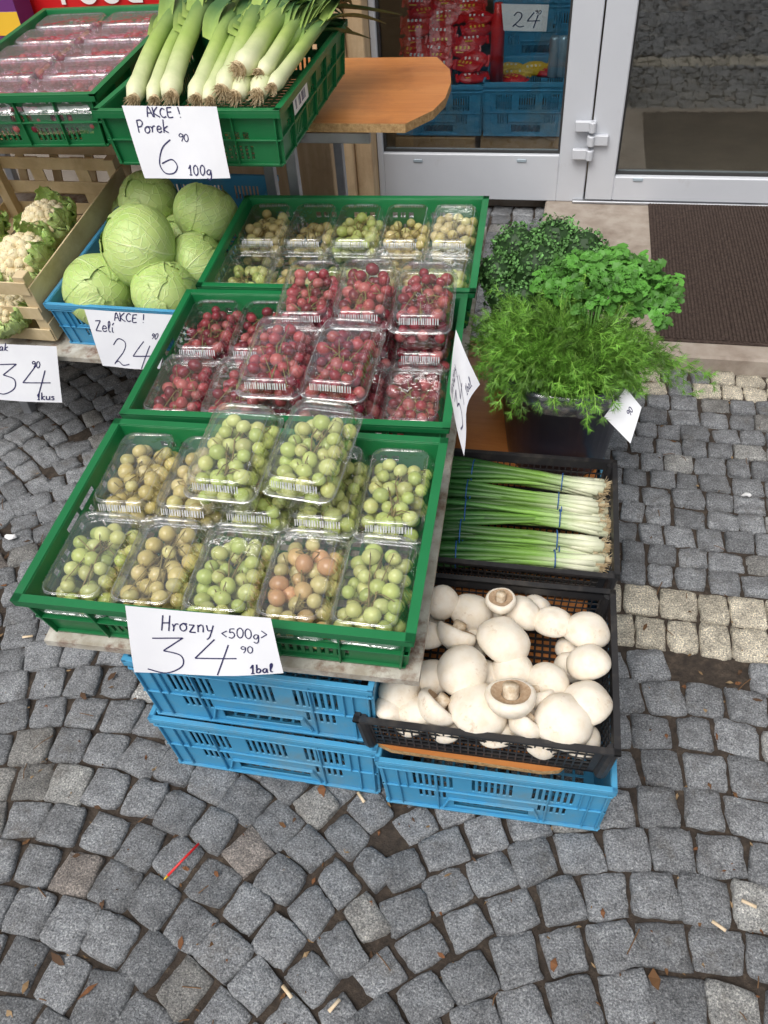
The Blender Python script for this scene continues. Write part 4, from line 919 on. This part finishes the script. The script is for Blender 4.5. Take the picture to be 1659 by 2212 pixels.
price_card(at_y(263,228,1.535),at_y(468,230,1.53),at_y(497,385,1.50),at_y(313,385,1.50),
  [('AKCE !',.25,.15,.13,.011,.0,1.1),('Porek',.10,.36,.17,.011,.1),('6',.22,.92,.45,.012,.15),('90',.53,.48,.10,.009,.1,1.2),('100g',.56,.95,.15,.011,.1)],'white handwritten price sign for leeks hanging on crate',.006,1.35)
price_card(at_y(182,668,1.440),at_y(373,680,1.43),at_y(345,797,1.415),at_y(222,790,1.42),
  [('AKCE !',.34,.16,.14,.011,.0,1.1),('Zeli',.07,.36,.18,.011,.1,1.1),('24',.22,.95,.46,.012,.15,1.25),('90',.80,.44,.10,.009,.1)],'white handwritten price sign for cabbage hanging on blue crate',.005,1.5)
price_card(at_y(-95,738,1.43),at_y(122,748,1.42),at_y(134,870,1.40),at_y(-90,856,1.405),
  [('Kvetak',.26,.11,.14,.011,.1),('34',.36,.88,.52,.012,.15,1.15),('90',.75,.38,.11,.010,.1),('1kus',.78,.95,.13,.012,.1)],'white handwritten price sign for cauliflower below wooden crate',.004,1.7)
price_card(at_x(972,850,-.150),at_x(985,712,-.170),at_x(1035,830,-.100),at_x(1003,985,-.085),
  [('Hrozny',.12,.30,.2,.012,.1),('34',.15,.85,.45,.014,.15),('1bal',.70,.92,.13,.010,.1)],'white handwritten price sign hanging on side of grape crates',.006,1.5)
price_card(at_y(1305,900,1.300),at_y(1352,838,1.33),at_y(1386,880,1.31),at_y(1362,958,1.27),
  [('90',.55,.7,.2,.02,.1)],'small white price card stuck in the herb bucket',.003,1.2)
# ------------------------------------------------------------------ shop interior goods
cg='blue crates'
thing(link('blue_crate',bl,None,Matrix.Translation((-.575,3.62,.16))@Matrix.Diagonal((.93,.6,1.15,1))),'blue crate heaped with red snack bags inside the shop','crate',cg)
thing(link('blue_crate',bl,None,Matrix.Translation((-.215,3.62,.16))@Matrix.Diagonal((.90,.6,1.2,1))),'blue crate with snacks and bottles inside the shop','crate',cg)
thing(link('blue_crate',bl,None,Matrix.Translation((-.215,4.05,.34))@Matrix.Diagonal((.95,.6,1.3,1))),'blue crate standing behind snacks inside the shop','crate',cg)
thing(solid('cardboard_box',M['card'],[(-.76,-.42,3.44,3.80,.051,.155),],.003),'flat brown cardboard box on the shop floor','box','cardboard boxes in the shop')
thing(solid('cardboard_box',M['card'],[(-.40,-.05,3.46,3.82,.051,.155),],.003),'flat brown cardboard box on the shop floor','box','cardboard boxes in the shop')
bi=0
def snack(x,y,z,red,rx,rz):
    global bi
    bi+=1; random.seed(800+bi); b=MB(); b.sphere((0,0,0),1,14,8,0,sc=(.062,.036,.016))
    b.v=[tuple(Vector(p)+mnoise.noise_vector(Vector(p)*40+Vector((bi,0,0)))*.004) for p in b.v]
    for e_ in (-1,1): b.box(e_*.062-.006,e_*.062+.006,-.022,.022,-.001,.001,0)
    for t in range(4):
        x_=-.034+t*.017; b.box(x_,x_+.008,-.007,.004,.0135,.0165,1)
    b.box(-.03,.00,-.020,-.015,.011,.014,2)
    thing(link('snack_bag',b.mesh('snack_bag',[M['red'] if red else M['yellow'],M['white'] if bi%2 else M['yellow'],M['yellow']],False),None,Matrix.Translation((x,y,z))@Matrix.Rotation(rz,4,'Z')@Matrix.Rotation(rx,4,'X')),'shiny red snack bag in blue crate behind shop window' if red else 'yellow snack bag in blue crate behind shop window','snack bag','snack bags in the shop')
for lv in range(9):
    for cxi in range(3):
        random.seed(lv*10+cxi); snack(-.69+cxi*.112+random.uniform(-.025,.025),3.50+lv*.030+random.uniform(-.01,.01),.375+lv*.026+random.uniform(-.008,.008),True,random.uniform(.4,1.0),random.uniform(-.45,.45))
for k in range(6):
    random.seed(k); snack(-.33+random.random()*.2,3.52+random.random()*.15,.34+random.random()*.03,k%2==0,random.uniform(.1,.5),random.uniform(-.6,.6))
p=at_y(1072,175,3.50); b=MB(); b.tube([p,p+V3(0,0,.20),p+V3(0,0,.22),p+V3(0,0,.27)],[.026,.026,.018,.016],16); thing(link('bottle',b.mesh('bottle',[M['tube']],True)),'tall red bottle standing in blue crate inside shop','bottle')
p=at_y(1193,165,3.50)
for dx in (0,.035): 
    b=MB(); b.tube([p+V3(dx,0,0),p+V3(dx,0,.003),p+V3(dx,0,.13),p+V3(dx,0,.14)],[.018,.020,.020,.016],16); thing(link('drink_can',b.mesh('drink_can',[M['can']],True)),'slim pale blue drink can inside the shop','can','drink cans in the shop')
price_card(at_y(1083,8,3.42),at_y(1186,10,3.42),at_y(1180,68,3.41),at_y(1088,66,3.41),[('24',.20,.85,.55,.022,.1),('90',.72,.35,.15,.014,.1)],'white handwritten price sign inside the shop window',.003,1.4)
# red banner behind upper crates
b=MB(); zb=at_y(200,40,2.40).z
b.box(-2.35,-1.13,2.40,2.41,zb-.02,zb+.17); bn=thing(link('shop_banner',b.mesh('shop_banner',[M['red']])),'red shop banner with white lettering behind the crates','banner')
cu=bpy.data.curves.new('t','FONT'); cu.body='Food Mart'; cu.size=.13; cu.extrude=.001
to=bpy.data.objects.new('t',cu); COL.objects.link(to); bpy.context.view_layer.update(); dg=bpy.context.evaluated_depsgraph_get(); tm=bpy.data.meshes.new_from_object(to.evaluated_get(dg)); bpy.data.objects.remove(to)
tm.materials.clear(); tm.materials.append(M['white']); q=at_y(128,10,2.395)
link('lettering',tm,bn,Matrix.Translation(q)@Matrix.Rotation(math.radians(90),4,'X'))
b=MB(); q=at_y(20,60,2.3); b.box(q.x-.10,q.x+.04,2.3,2.38,q.z-.1,q.z+.10,0); b.box(q.x-.10,q.x+.042,2.298,2.30,q.z-.02,q.z+.04,1)
thing(link('carton',b.mesh('carton',[M['purple'],M['yellow']],bevel=.002)),'small purple and orange carton behind the grape crate','box')
b=MB(); b.box(-1.15,-.75,2.46,2.50,.0,1.35); thing(link('plywood_screen',b.mesh('plywood_screen',[M['beige']],bevel=.003)),'beige plywood sheet standing behind the leek crate','plywood sheet')
